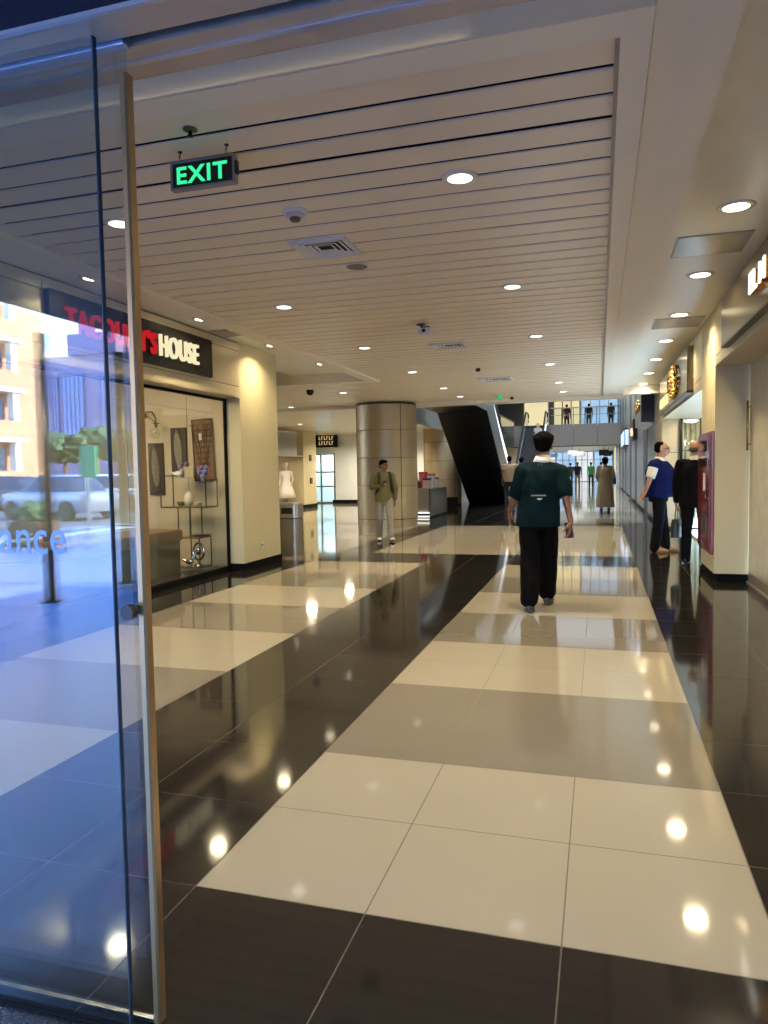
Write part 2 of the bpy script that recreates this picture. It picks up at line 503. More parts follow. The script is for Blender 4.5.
# sliding leaf (ends at x = -1.063)
t = thing('sliding_glass_door', 'open sliding glass door leaf with bronze edge strip at the entrance', 'glass door', (-1.063, 1.515, 0))
off = t.location
mb = MB(off); mb.box(-2.62, -1.066, 1.509, 1.519, 0.012, 2.40); mb.obj('glass_pane', DOORGLASS, t)
mb = MB(off); mb.prism([(-1.074, 1.498), (-1.062, 1.498), (-1.057, 1.503), (-1.057, 1.526), (-1.074, 1.530)], 'z', 0.01, 2.327); mb.obj('edge_strip', BRONZE, t)
RAILM = mat('door_rail', lin(150, 166, 190), 0.35, 0.6)
mb = MB(off); mb.box(-2.62, -1.062, 1.500, 1.530, 2.39, 2.435, bevel=0.003); mb.obj('top_rail', RAILM, t)
mb = MB(off); mb.box(-2.62, -1.075, 1.508, 1.520, 0.002, 0.012); mb.obj('bottom_rail', STEEL, t)
mb = MB(off); mb.lathe((-1.082, 1.46, 1.06), [(0.018, 0), (0.018, 0.02), (0.011, 0.024), (0.011, 0.05)], 12, 'y'); mb.obj('lock_knob', BLACKP, t)
# fixed sidelight (ends at x = -1.14)
t = thing('fixed_glass_sidelight', 'fixed glass sidelight in front of the sliding leaf with Entrance lettering', 'glass panel', (-2.0, 1.47, 0))
off = t.location
mb = MB(off); mb.box(-3.6, -1.119, 1.464, 1.476, 0.012, 2.40); mb.obj('glass_pane', DOORGLASS, t)
mb = MB(off); mb.box(-1.1200, -1.1170, 1.4635, 1.4765, 0.012, 2.40); mb.obj('glass_edge', mat('glass_edge_green', lin(42, 58, 74), 0.2), t)
mb = MB(off); mb.box(-3.6, -1.121, 1.462, 1.478, 0.003, 0.012); mb.obj('bottom_channel', BLACKBASE, t)
LETB = mat('entrance_vinyl', lin(104, 134, 176), 0.5)
p0, p1 = atY(65, 554, 1.46), atY(0, 552, 1.46)
xr = p0.x; capw = 0.385
lettering('Entrance', (xr - capw, 1.4632, p0.z - 0.002), (1, 0, 0), (0, 0, 1), capw, 0.088, 0.001, 'lettering', LETB, t, off, 0.006, 1.05)
# further glass to the left and right
mb = MB(); mb.box(-5.2, -3.62, 1.464, 1.476, 0.012, 2.40); struct(mb, 'window_1', DOORGLASS, 'glass front beside the entrance doors')
t = thing('sliding_glass_door', 'sliding glass door leaf parked on the clothes shop side of the entrance', 'glass door', (1.25, 1.515, 0))
off = t.location
mb = MB(off); mb.box(1.05, 1.9, 1.509, 1.519, 0.012, 2.40); mb.obj('glass_pane', DOORGLASS, t)
mb = MB(off); mb.box(1.04, 1.06, 1.498, 1.53, 0.01, 2.327); mb.obj('edge_strip', BRONZE, t)

# ------------------------------------------------------------------ homeware shop (left)
XF, XG = -4.84, -5.075
mb = MB()
def panel(mb, x, y0, y1, z0, z1, d=0.02, g=0.004):
    mb.box(x - d, x, y0 + g, y1 - g, z0 + g, z1 - g, bevel=0.002)
ys = [1.66, 3.6, 5.5, 8.42, 9.23]
mb.mi = 1; mb.box(XG - 0.02, XF - 0.02, 1.66, 9.23, 2.46, ZS)
mb.mi = 0
for a, b in zip(ys[:-1], ys[1:]):
    panel(mb, XF, a, b, 3.09, ZS - 0.012); panel(mb, XF, a, b, 2.60, 3.09)
panel(mb, XF, 1.66, 9.23, 2.44, 2.60)
mb.box(XG - 0.02, XF, 1.66, 9.23, 2.44, 2.455)
struct(mb, 'wall_fascia_homeware', [FASCIA, JOINT], 'beige metal shop fascia with panel joints above the homeware window')
mb = MB()
mb.box(-5.09, XF - 0.005, 9.235, 10.46, 0.105, ZS); mb.box(-8.5, -5.09, 9.72, 10.46, 0.105, ZS)
struct(mb, 'wall_pillar_homeware', PLASTER, 'cream plastered pillar beside the homeware window')
sbox('baseboard_pillar_homeware', BLACKBASE, [(-5.09, XF + 0.012, 9.222, 10.475, 0, 0.105)], 'black skirting round the cream plastered pillar')
# window
mb = MB(); mb.box(XG - 0.006, XG + 0.006, 1.7, 9.20, 0.07, 2.45)
struct(mb, 'window_2', GLASS, 'large display window of the homeware shop')
sbox('trim_6', BLACKBASE, [(XG - 0.03, XG + 0.03, 1.66, 9.222, 0, 0.07), (XG - 0.02, XG + 0.02, 9.195, 9.222, 0.07, 2.45), (XG - 0.03, XG + 0.03, 1.66, 9.222, 2.41, 2.455)], 'black frame round the homeware display window')
sbox('wall_homeware_display', CREAMW, [(-8.5, XG - 0.05, 9.62, 9.70, 0, 3.0), (-8.6, -8.5, 1.5, 9.70, 0, 3.0)], 'cream panelled wall behind the homeware display')
SHOPFL = mat('shop_floor', lin(70, 62, 52), 0.2, var=0.1)
sbox('floor_homeware', SHOPFL, [(-8.5, XG - 0.03, 1.66, 9.62, 0.0, 0.012)], 'dark glossy floor inside the homeware shop')
sbox('ceiling_homeware', CREAMW, [(-8.6, XG - 0.03, 1.5, 9.7, 2.95, 3.05)], 'plain ceiling inside the homeware shop')
sbox('trim_7', mat('panel_seam', lin(150, 132, 100), 0.6), [(-5.94, -5.934, 9.614, 9.622, 0, 2.95), (-7.0, -6.994, 9.614, 9.622, 0, 2.95)], 'thin vertical seams in the cream display wall')
area_lamp('homeware_display_lamp', (-6.2, 7.6, 2.9), 1.6, 60, (1.0, 0.80, 0.52), (0.1, 0.5, -1), 160, 2.0)

# sign board
t = thing('shop_sign', 'black shop sign with red and cream raised letters above the homeware window', 'sign', (XF, 7.0, 2.87))
off = t.location
SBLACK = mat('sign_black', (0.006, 0.0055, 0.005, 1), 0.35, var=0.1, spec=0.2)
mb = MB(off); mb.box(XF - 0.01, XF + 0.06, 5.52, 8.40, 2.63, 3.10, bevel=0.004); mb.obj('board', SBLACK, t)
RED = emit('letter_red', lin(214, 34, 40), 0.8); CRL = emit('letter_cream', lin(250, 236, 190), 1.0)
LX = XF + 0.062
lettering("TACOUNY'S", (LX, 5.70, 2.735), (0, 1, 0), (0, 0, 1), 1.44, 0.245, 0.035, 'red_lettering', RED, t, off, 0.006, 1.12)
lettering('HOUSE', (LX, 7.21, 2.735), (0, 1, 0), (0, 0, 1), 0.81, 0.245, 0.035, 'cream_lettering', CRL, t, off, 0.006, 1.12)

# ------------------------------------------------------------------ clothes shop (right)
XR, XRG = 1.30, 1.67
ys = [1.66, 4.2, 6.9, 8.46, 9.29]
mb = MB(); mb.mi = 1; mb.box(XR + 0.02, XRG + 0.1, 1.66, 9.29, 2.57, ZS)
mb.mi = 0
def panelR(mb, x, y0, y1, z0, z1, g=0.004): mb.box(x, x + 0.02, y0 + g, y1 - g, z0 + g, z1 - g, bevel=0.002)
for a, b in ((1.66, 5.0), (5.0, 8.46), (8.46, 9.29)):
    panelR(mb, XR, a, b, 2.66, ZS - 0.01)
panelR(mb, XR, 1.66, 9.29, 2.55, 2.66)
mb.box(XR, XRG + 0.1, 1.66, 9.29, 2.545, 2.56)
struct(mb, 'wall_fascia_clothes', [FASCIA, JOINT], 'beige metal fascia above the frosted clothes shop front')
sbox('wall_pillar_clothes', PLASTER, [(XR, 3.4, 9.30, 10.45, 0.10, ZS)], 'cream plastered pillar carrying the red hose cabinet')
sbox('baseboard_pillar_clothes', BLACKBASE, [(XR + 0.03, 3.4, 9.33, 10.43, 0, 0.10)], 'recessed black skirting under the pillar with the hose cabinet')
FROST = mat('frosted_glass', lin(196, 190, 172), 0.22, var=0.10, scale=5, spec=0.5, bump=0.02)
mb = MB(); mb.box(XRG, XRG + 0.02, 1.7, 9.28, 0.09, 2.55); struct(mb, 'window_3', FROST, 'frosted grey shop front glass')
sbox('trim_8', LIP, [(XRG - 0.02, XRG + 0.03, 1.7, 9.30, 0, 0.02)], 'metal sill under the frosted shop front')
sbox('trim_9', mat('frost_base', lin(120, 112, 98), 0.4), [(XRG - 0.004, XRG + 0.02, 1.7, 9.28, 0.02, 0.13)], 'darker base band of the frosted shop front')
t = thing('shop_sign', 'dark metal sign box with lit white and gold letters EL M', 'sign', (XR, 6.5, 2.88))
off = t.location
SIGNM = mat('sign_bronze_metal', lin(92, 82, 60), 0.28, 0.8, var=0.05)
mb = MB(off); mb.box(XR - 0.07, XR + 0.005, 1.8, 8.40, 2.64, 3.12, bevel=0.004); mb.obj('board', SIGNM, t)
mb = MB(off); mb.box(XR - 0.075, XR, 1.8, 8.40, 2.615, 2.638); mb.obj('bottom_edge', DARKM, t)
WLET = emit('letter_white', lin(255, 248, 225), 4.0)
for ch, yl, wl in (('E', 6.62, 0.13), ('L', 6.46, 0.12), ('M', 6.24, 0.20)):
    lettering(ch, (XR - 0.12, yl, 2.775), (0, -1, 0), (0, 0, 1), wl, 0.16, 0.012, 'lit_letter', WLET, t, off, 0.01)
    lettering(ch, (XR - 0.072, yl, 2.775), (0, -1, 0), (0, 0, 1), wl, 0.16, 0.046, 'letter_side', GOLD, t, off, 0.01)

# second bay on the right
mb = MB(); mb.mi = 1; mb.box(XR + 0.02, XRG + 0.3, 10.46, 16.9, 2.42, ZS)
mb.mi = 0
for a, b in ((10.46, 11.35), (11.35, 14.0), (14.0, 16.9)): panelR(mb, XR, a, b, 2.55, ZS - 0.01)
panelR(mb, XR, 10.46, 16.9, 2.40, 2.55)
mb.box(XR, 3.4, 10.46, 18.0, 2.395, 2.41)
struct(mb, 'wall_fascia_jeweller', [FASCIA, JOINT], 'beige metal fascia above the second shop on the clothes shop side')
t = thing('shop_sign', 'dark mirror sign box with a gold emblem beyond the pillar', 'sign', (XR, 13.6, 2.75))
off = t.location
mb = MB(off); mb.box(XR - 0.09, XR + 0.005, 11.36, 16.3, 2.47, 3.12, bevel=0.004); mb.obj('board', mat('sign_mirror', lin(120, 108, 84), 0.2, 0.9), t)
mb = MB(off); mb.box(XR - 0.095, XR, 11.36, 16.3, 2.44, 2.47); mb.obj('bottom_edge', DARKM, t)
rr = random.Random(5)
mb = MB(off)
for a in range(16):
    an = a * math.pi / 8
    for r in (0.05, 0.11, 0.17, 0.23):
        if rr.random() < 0.85:
            mb.ell((XR - 0.12, 13.3 + 0.6 * r / 0.2 * math.cos(an), 2.80 + r * math.sin(an)), 0.03, 0.07, 0.03, None, 8, 6)
mb.tube([(XR - 0.12, 13.3 + 0.8 * math.cos(q * math.pi / 12), 2.80 + 0.27 * math.sin(q * math.pi / 12)) for q in range(24)], 0.014, 6, True)
mb.obj('gold_emblem', GOLD, t, True)
for q in range(7):
    mb = MB(off); mb.box(XR - 0.115, XR - 0.09, 14.4 + q * 0.24, 14.54 + q * 0.24, 2.55, 2.72); mb.obj('lit_letter', emit('letter_gold', lin(255, 226, 150), 1.6), t)
# recessed shop front of that bay
mb = MB()
mb.mi = 0; mb.box(2.45, 2.47, 10.46, 16.7, 0.06, 2.40); mb.box(1.70, 2.45, 16.80, 16.815, 0.04, 2.40)
struct(mb, 'window_4', GLASS, 'glass shop front behind the two men')
sbox('trim_10', DARKM, [(2.43, 2.49, a, a + 0.04, 0, 2.4) for a in (10.5, 12.3, 13.9, 15.5)] + [(2.43, 2.49, 10.46, 16.8, 0, 0.06), (1.66, 1.71, 16.78, 16.83, 0, 2.4), (2.06, 2.08, 16.79, 16.82, 0, 2.4), (1.70, 2.45, 16.79, 16.82, 0, 0.05), (1.70, 2.45, 16.79, 16.82, 1.70, 1.715)], 'dark frames of the glass shop front behind the two men')
CURT = mat('pale_curtain', lin(196, 184, 152), 0.8)
mb = MB()
for q in range(56):
    yy = 10.5 + q * 0.115
    mb.lathe((2.75, yy, 0.05), [(0.05, 0), (0.06, 1.2), (0.05, 2.35)], 8)
for q in range(10):
    mb.lathe((1.74 + q * 0.105, 17.15, 0.05), [(0.05, 0), (0.055, 1.2), (0.05, 2.6)], 8)
o = mb.obj('curtain', CURT, None, True); tag(o, 'pale full-height curtain hanging inside the second glass shop front', 'curtain')
hx0, hx1 = atY(685, 440, 16.74).x, atY(692, 440, 16.74).x
t = thing('door_pull_handle', 'tall steel pull handles on the glass shop door above the bald man', 'door handle', (hx0, 16.74, 1.5))
off = t.location
for xx in (hx0, hx1):
    mb = MB(off); mb.tube([(xx, 16.74, 1.1), (xx, 16.74, 2.15)], 0.016, 8); mb.obj('bar', STEEL, t, True)
mb = MB(off); mb.tube([(hx0, 16.74, 1.86), (hx1, 16.74, 1.86)], 0.012, 8); mb.obj('stay', STEEL, t, True)
area_lamp('jeweller_door_lamp', (1.95, 16.2, 2.38), 0.3, 14, (1, 0.86, 0.62), (0, 0.25, -1), 160)
area_lamp('jeweller_shop_lamp', (3.0, 13.5, 2.9), 0.8, 40, (1, 0.85, 0.6), (-0.3, 0, -1), 170, 4.0)
# pillar 2
mb = MB(); mb.mi = 1; mb.box(1.33, 1.655, 16.93, 18.9, 0, 3.6); mb.box(1.655, 3.4, 18.0, 18.9, 0, 3.6)
mb.mi = 0
for z0, z1 in ((0.06, 0.95), (0.95, 1.68), (1.68, 2.40), (2.40, 3.12), (3.12, 3.9)):
    mb.box(1.31, 1.66, 16.90, 16.94, z0 + 0.006, z1 - 0.006, bevel=0.002); mb.box(1.30, 1.335, 16.92, 18.9, z0 + 0.006, z1 - 0.006, bevel=0.002)
struct(mb, 'wall_pillar_clad', [CLAD, JOINT], 'metal clad pillar at the end of the low ceiling')

# ------------------------------------------------------------------ far right wall (atrium side)
mb = MB(); mb.mi = 1; mb.box(1.34, 3.4, 18.9, 76, 0, 8.6)
mb.mi = 0
yy = 18.9
seg = [1.6, 1.2, 2.2, 1.4, 2.6, 1.8]
q = 0
while yy < 75:
    L = seg[q % 6]; q += 1
    rec = 0.0 if q % 3 else 0.05
    for z0, z1 in ((0.08, 0.95), (0.95, 1.68), (1.68, 2.40), (2.40, 3.3), (3.3, 4.4), (4.4, 6.0), (6.0, 8.5)):
        mb.box(1.30 + rec, 1.345, yy + 0.008, min(yy + L, 75.9) - 0.008, z0 + 0.006, z1 - 0.006, bevel=0.003)
    yy += L
struct(mb, 'wall_right_atrium', [CLAD2, JOINT], 'grey metal clad wall with panel joints along the far corridor')
t = thing('shop_sign', 'projecting dark shop fascia with gold figures beyond the clad pillar', 'sign', (1.3, 20.8, 2.8))
off = t.location
mb = MB(off); mb.prism([(1.30, 2.45), (1.02, 2.55), (1.02, 3.35), (1.30, 3.35)], 'y', 19.4, 23.0); mb.obj('board', CLAD2, t)
mb = MB(off); mb.box(1.0, 1.3, 19.35, 19.45, 2.5, 3.7); mb.obj('end_panel', BLACKP, t)
for q in range(5):
    mb = MB(off); mb.ell((1.0, 20.3 + q * 0.45, 2.95 + 0.12 * (q % 2)), 0.03, 0.14, 0.11, None, 8, 6); mb.obj('gold_figure', GOLD, t, True)
t = thing('lit_screen', 'bright blue-white screen hung on the far clad wall', 'screen', (1.2, 38, 2.8))
off = t.location
mb = MB(off); mb.box(1.14, 1.295, 36.2, 42.3, 2.36, 3.2); mb.obj('housing', DARKM, t)
mb = MB(off); mb.box(1.12, 1.145, 36.6, 41.9, 2.46, 3.12); mb.box(1.16, 1.30, 36.17, 36.2, 2.42, 3.14); mb.obj('screen_panel', emit('screen_blue', lin(190, 215, 255), 1.5, 0.35, 1.5), t)
t = thing('wall_light', 'small golden lit sign on the far clad wall near the screen', 'sign', (1.2, 28, 2.7))
off = t.location
mb = MB(off); mb.box(1.16, 1.31, 27.6, 29.4, 2.35, 3.1); mb.obj('plate', DARKM, t)
for q in range(4):
    mb = MB(off); mb.ell((1.14, 27.9 + q * 0.4, 2.6 + 0.13 * (q % 2)), 0.03, 0.13, 0.09, None, 8, 6); mb.obj('lit_letter', emit('gold_lit', lin(255, 214, 160), 1.5), t)

# ------------------------------------------------------------------ recessed lamps
LENS = emit('lamp_lens', (1.0, 0.92, 0.76, 1), 4.5)
LENSY = emit('lamp_lens_warm', (1.0, 0.86, 0.58, 1), 11.0)
RIMM = mat('lamp_rim', lin(225, 222, 214), 0.35, 0.2)
def downlight(x, y, z, r, label, group, watts, color, lens, spread=108):
    t = thing('recessed_lamp', label, 'ceiling lamp', (x, y, z), group)
    mb = MB(); mb.lathe((0, 0, 0), [(r * 1.02, 0.004), (r * 1.24, 0.002), (r * 1.24, -0.006), (r * 1.02, -0.010)], 24)
    mb.obj('trim_ring', RIMM, t, True)
    mb = MB(); mb.lathe((0, 0, 0), [(r, 0.0), (r, -0.009), (r * 0.7, -0.011)], 24); mb.obj('lens', lens, t)
    if watts: area_lamp('lamp_light', (0, 0, -0.03), r * 1.8, watts, color, (0, 0, -1), spread, parent=t)
    return t
PC = (1.0, 0.86, 0.64); SCOL = (1.0, 0.81, 0.50)
for n in range(6):
    yy = 4.25 + 2.64 * n - (0.8 if n == 5 else 0)
    for x, side in ((-0.775, 'clothes shop'), (-3.085, 'homeware shop')):
        downlight(x, yy, ZP, 0.085, '%s recessed lamp from the entrance in the plank ceiling row on the %s side' % (ordinal(n), side), 'recessed lamps in the plank ceiling', PLANK_LAMP_W, PC, LENS)
for n in range(9):
    yy = 1.95 + 1.9 * n
    downlight(0.93, yy, ZS, 0.105, '%s recessed lamp from the entrance in the clothes shop soffit' % ordinal(n), 'recessed lamps in the clothes shop soffit', SOFFIT_LAMP_W * (0.3 if n == 8 else 1.0), SCOL, LENSY, 138)
for n in range(6):
    yy = 1.9 + 1.93 * n
    downlight(-4.5, yy, ZS, 0.095, '%s recessed lamp from the entrance in the homeware shop soffit' % ordinal(n), 'recessed lamps in the homeware shop soffit', SOFFIT_LAMP_W * 0.7, SCOL, LENSY, 138)
for (px, py, w_) in ((343, 392.5, 1), (291, 407, 1)):
    p = atZ(px, py, ZP); downlight(p.x, p.y, ZP, 0.085, 'recessed lamp in the side hall planks %s the dark dome camera' % ('column side of' if px > 300 else 'pillar side of'), 'recessed lamps in the side hall', PLANK_LAMP_W, PC, LENS)

for x, side in ((-0.775, 'clothes shop'), (-3.085, 'homeware shop')):  # out-of-sight lamps added to warm the floor by the doors
    downlight(x, 2.0, 3.45, 0.085, 'added fill lamp just inside the entrance doors on the %s side' % side, 'added fill lamps just inside the entrance', 4.0, PC, LENS, 75)

# ------------------------------------------------------------------ things on the plank ceiling
def exit_sign(loc, w_, h_, face):
    pass
yE = 3.44
a, b = atY(172, 163, yE), atY(237, 184, yE)
t = thing('exit_sign', 'hanging black exit sign with green EXIT letters near the entrance', 'exit sign', ((a.x + b.x) / 2, yE, b.z))
off = t.location
x0, x1 = a.x, b.x - 0.004; z1 = (a.z + atY(236, 155, yE).z) / 2; z0 = (atY(174, 191, yE).z + b.z) / 2
SILV = mat('sign_silver', lin(150, 148, 148), 0.35, 0.6)
mb = MB(off); f_ = 0.011
mb.box(x0, x1, yE - 0.02, yE + 0.02, z0, z0 + f_); mb.box(x0, x1, yE - 0.02, yE + 0.02, z1 - f_, z1)
mb.box(x0, x0 + f_, yE - 0.02, yE + 0.02, z0 + f_, z1 - f_); mb.box(x1 - f_, x1, yE - 0.02, yE + 0.02, z0 + f_, z1 - f_); mb.obj('frame', SILV, t)
mb = MB(off); mb.box(x0 + f_, x1 - f_, yE - 0.014, yE + 0.014, z0 + f_, z1 - f_); mb.obj('face_plate', BLACKP, t)
mb = MB(off); mb.box(x1, x1 + 0.012, yE - 0.012, yE + 0.012, z0 + 0.045, z1 - 0.035); mb.obj('side_box', BLACKP, t)
lettering('EXIT', (x0 + 0.036, yE - 0.0145, z0 + 0.028), (1, 0, 0), (0, 0, 1), (x1 - x0) * 0.79, (z1 - z0) * 0.60, 0.002, 'legend', emit('exit_green', lin(60, 255, 170), 1.0), t, off, 0.026, 1.14)
for xx in (x0 + 0.05, x1 - 0.05):
    mb = MB(off); mb.tube([(xx, yE, z1), (xx - 0.004, yE, (z1 + ZP) / 2), (xx + 0.004, yE, ZP - 0.004)], 0.003, 6); mb.lathe((xx, yE, ZP - 0.006), [(0.012, 0), (0.012, 0.006)], 10); mb.obj('hanger', DARKM, t)

p = atZ(190, 129, ZP)
t = thing('fire_sprinkler', 'dark bronze fire sprinkler on the plank just above the exit sign', 'sprinkler', (p.x, p.y, ZP))
mb = MB(); mb.lathe((0, 0, 0), [(0.035, 0), (0.037, -0.006), (0.02, -0.012)], 20); mb.obj('escutcheon', mat('bronze_dark', lin(96, 86, 70), 0.35, 0.8), t, True)
mb = MB(); mb.lathe((0, 0, 0), [(0.010, -0.01), (0.010, -0.03), (0.016, -0.032), (0.016, -0.036)], 12); mb.obj('nozzle', DARKM, t, True)

p = atZ(295, 211, ZP)
t = thing('smoke_detector', 'white round smoke detector beside the square air vent', 'smoke detector', (p.x, p.y, ZP))
mb = MB(); mb.lathe((0, 0, 0), [(0.085, 0), (0.087, -0.012), (0.075, -0.022)], 28); mb.obj('base', WHITEP, t, 'auto')
mb = MB(); mb.lathe((0, 0, 0), [(0.062, -0.022), (0.058, -0.036), (0.040, -0.044)], 28); mb.obj('body', mat('detector_body', lin(205, 200, 190), 0.45), t, 'auto')
mb = MB(); mb.lathe((0, 0, 0), [(0.034, -0.044), (0.036, -0.058), (0.028, -0.066)], 20); mb.obj('sensor_cage', mat('detector_dark', lin(90, 84, 76), 0.5), t, 'auto')

def air_vent(px, py, w_, d_, label):
    p = atZ(px, py, ZP)
    t = thing('air_vent', label, 'air vent', (p.x, p.y, ZP), 'ceiling air vents')
    mb = MB()
    for k, s in enumerate((1.0, 0.76, 0.54, 0.34)):
        W, D = w_ / 2 * s, d_ / 2 * s; e = 0.028 if k == 0 else 0.012
        z0 = -0.022 + 0.004 * k
        pts = [(-W, -D), (W, -D), (W, D), (-W, D)]
        ins = [(-W + e, -D + e), (W - e, -D + e), (W - e, D - e), (-W + e, D - e)]
        A = [mb.v((q[0], q[1], z0)) for q in pts]; B = [mb.v((q[0], q[1], z0)) for q in ins]
        C = [mb.v((q[0] * 0.86, q[1] * 0.86, -0.004)) for q in ins]
        for i in range(4):
            j = (i + 1) % 4
            mb._f([A[i], A[j], B[j], B[i]]); mb._f([B[i], B[j], C[j], C[i]])
        A2 = [mb.v((q[0], q[1], 0.0)) for q in pts]
        if k == 0:
            for i in range(4): mb._f([A[i], A[(i + 1) % 4], A2[(i + 1) % 4], A2[i]])
    mb.obj('louvre_frame', WHITEP, t)
    mb = MB(); mb.box(-w_ * 0.44, w_ * 0.44, -d_ * 0.44, d_ * 0.44, -0.0035, -0.0015); mb.obj('duct', VOID, t)
    return t
air_vent(326, 247, 0.44, 0.42, 'nearest square white air vent in the planks beside the smoke detector')
air_vent(449, 345, 0.48, 0.42, 'square air vent in the planks behind the white hanging device')
air_vent(496, 379, 0.6, 0.55, 'farthest square air vent in the planks near the far exit sign')
p = atZ(357, 266, ZP)
t = thing('ceiling_speaker', 'flat round grey ceiling speaker in the planks', 'speaker', (p.x, p.y, ZP))
mb = MB(); mb.lathe((0, 0, 0), [(0.098, 0), (0.10, -0.006), (0.088, -0.008)], 28); mb.obj('rim', WHITEP, t, 'auto')
mb = MB(); mb.lathe((0, 0, 0), [(0.087, -0.006), (0.084, -0.010)], 28); mb.obj('grille', mat('speaker_grille', lin(128, 116, 100), 0.6, bump=0.5, bscale=300), t, 'auto')
p = atZ(425, 324, ZP)
t = thing('ceiling_camera', 'white security camera with a dark bracket hanging from the planks', 'camera', (p.x, p.y, ZP))
mb = MB(); mb.lathe((-0.05, 0, 0), [(0.05, 0), (0.05, -0.012)], 16); mb.tube([(-0.05, 0, -0.012), (-0.04, 0.02, -0.06), (0.0, 0.02, -0.075)], 0.012, 8); mb.obj('bracket', DARKM, t)
mb = MB(); mb.box(-0.06, 0.08, -0.11, 0.11, -0.13, -0.06, bevel=0.012); mb.obj('housing', WHITEP, t)
mb = MB(); mb.lathe((0.01, -0.112, -0.095), [(0.022, 0), (0.022, -0.012)], 14, 'y'); mb.obj('lens', BLACKP, t)
mb = MB(); mb.box(-0.03, 0.05, -0.02, 0.06, -0.062, -0.03); mb.obj('cable_box', BLACKP, t)
for (px, py, l) in ((478, 368, 'small dark ceiling sensor beside the second air vent'), (512, 397, 'small dark ceiling sensor near the far exit sign')):
    p = atZ(px, py, ZP); o = MB((p.x, p.y, ZP)).lathe((p.x, p.y, ZP), [(0.03, 0), (0.045, -0.03), (0.03, -0.06)], 14).obj('ceiling_sensor', DARKM, None, True); o.location = (p.x, p.y, ZP); tag(o, l, 'sensor')
p = atZ(310, 390, ZP)
o = MB().lathe((0, 0, 0), [(0.08, 0), (0.08, -0.04), (0.06, -0.09), (0.03, -0.11)], 16).obj('dome_camera', DARKM, None, True); o.location = (p.x, p.y, ZP); tag(o, 'dark dome camera on the side hall planks', 'camera')
yX = 16.9
p = atY(499.5, 395, yX)
t = thing('exit_sign', 'small green lit exit sign seen edge on at the far end of the plank ceiling', 'exit sign', (p.x, yX, p.z))
mb = MB(); mb.box(-0.03, 0.03, -0.16, 0.16, -0.09, 0.09, bevel=0.006); mb.obj('housing', emit('exit_green_panel', lin(30, 200, 110), 0.9), t)
for sx in (-1, 1): lettering('EXIT', (sx * 0.031, 0.12 * sx, -0.045), (0, -sx, 0), (0, 0, 1), 0.24, 0.09, 0.002, 'legend', emit('exit_white', lin(235, 255, 245), 1.0), t)
mb = MB(); mb.tube([(0, 0, 0.09), (0, 0, ZP - p.z)], 0.006, 6); mb.obj('hanger', DARKM, t)

# hatches
HATCH = mat('hatch_grey', lin(168, 158, 136), 0.25, 0.3)
def hatch(x0, x1, y0, y1, z, label):
    t = thing('access_hatch', label, 'access hatch', ((x0 + x1) / 2, (y0 + y1) / 2, z), 'soffit access hatches'); off = t.location
    mb = MB(off); mb.box(x0, x1, y0, y1, z - 0.004, z + 0.002); mb.obj('frame', LIP, t)
    mb = MB(off); mb.box(x0 + 0.012, x1 - 0.012, y0 + 0.012, y1 - 0.012, z - 0.008, z - 0.003); mb.obj('panel', HATCH, t)
hatch(0.60, 1.17, 6.36, 6.95, ZS, 'square access hatch nearest the entrance in the clothes shop soffit')
hatch(0.66, 1.25, 9.75, 10.42, ZS, 'square access hatch above the pillar with the red hose cabinet')
hatch(-4.8, -4.25, 8.35, 8.8, ZS, 'square access hatch in the homeware shop soffit')

# ------------------------------------------------------------------ pillar fittings, bin
p = atX(262, 545, XF)
t = thing('wall_socket', 'white wall socket low on the cream pillar', 'wall socket', (XF, p.y, p.z)); off = t.location
mb = MB(off); mb.box(XF - 0.005, XF + 0.006, p.y - 0.045, p.y + 0.045, p.z - 0.045, p.z + 0.045, bevel=0.002); mb.obj('plate', WHITEP, t)
mb = MB(off); mb.box(XF, XF + 0.008, p.y - 0.016, p.y + 0.016, p.z - 0.02, p.z + 0.02); mb.obj('outlet', BLACKP, t)
t = thing('litter_bin', 'grey metal litter bin standing behind the cream pillar', 'bin', (-5.0, 11.25, 0))
BINM = mat('bin_metal', lin(150, 142, 128), 0.32, 0.6)
mb = MB(); mb.loft([(0, 0, 0.0, 0.17, 0.17, 6), (0, 0, 0.61, 0.17, 0.17, 6)], 32); mb.obj('body', BINM, t, 'auto')
mb = MB(); mb.loft([(0, 0, 0.61, 0.155, 0.155, 6), (0, 0, 0.63, 0.155, 0.155, 6)], 32); mb.obj('seam', BLACKP, t)
mb = MB(); mb.loft([(0, 0, 0.63, 0.172, 0.172, 6), (0, 0, 0.86, 0.172, 0.172, 6), (0, 0, 0.88, 0.15, 0.15, 6)], 32); mb.obj('lid', mat('bin_lid', lin(176, 170, 156), 0.3, 0.6), t, 'auto')
mb = MB(); mb.box(-0.10, 0.10, -0.176, -0.16, 0.70, 0.80); mb.obj('opening', BLACKP, t)

# red hose cabinet on the pillar's corridor face
z0, z1 = 0.32, 1.79
t = thing('fire_hose_cabinet', 'red fire hose cabinet on the side of the cream pillar', 'fire cabinet', (XR, 9.88, 1.05)); off = t.location
REDC = mat('cabinet_red', lin(118, 12, 20), 0.22, coat=0.5, var=0.05)
mb = MB(off); mb.box(XR - 0.035, XR - 0.001, 9.33, 10.43, z0, z1, bevel=0.006); mb.obj('box', REDC, t)
mb = MB(off); mb.box(XR - 0.05, XR - 0.035, 9.36, 10.40, z0 + 0.03, z1 - 0.03, bevel=0.004); mb.obj('door', REDC, t)
mb = MB(off); mb.box(XR - 0.053, XR - 0.049, 9.52, 10.24, z1 - 0.42, z1 - 0.10); mb.obj('door_window', mat('cabinet_glass', lin(70, 40, 50), 0.05, spec=0.8), t)
mb = MB(off); mb.box(XR - 0.054, XR - 0.049, 9.7, 9.86, z1 - 0.72, z1 - 0.50); mb.obj('white_label', WHITEP, t)
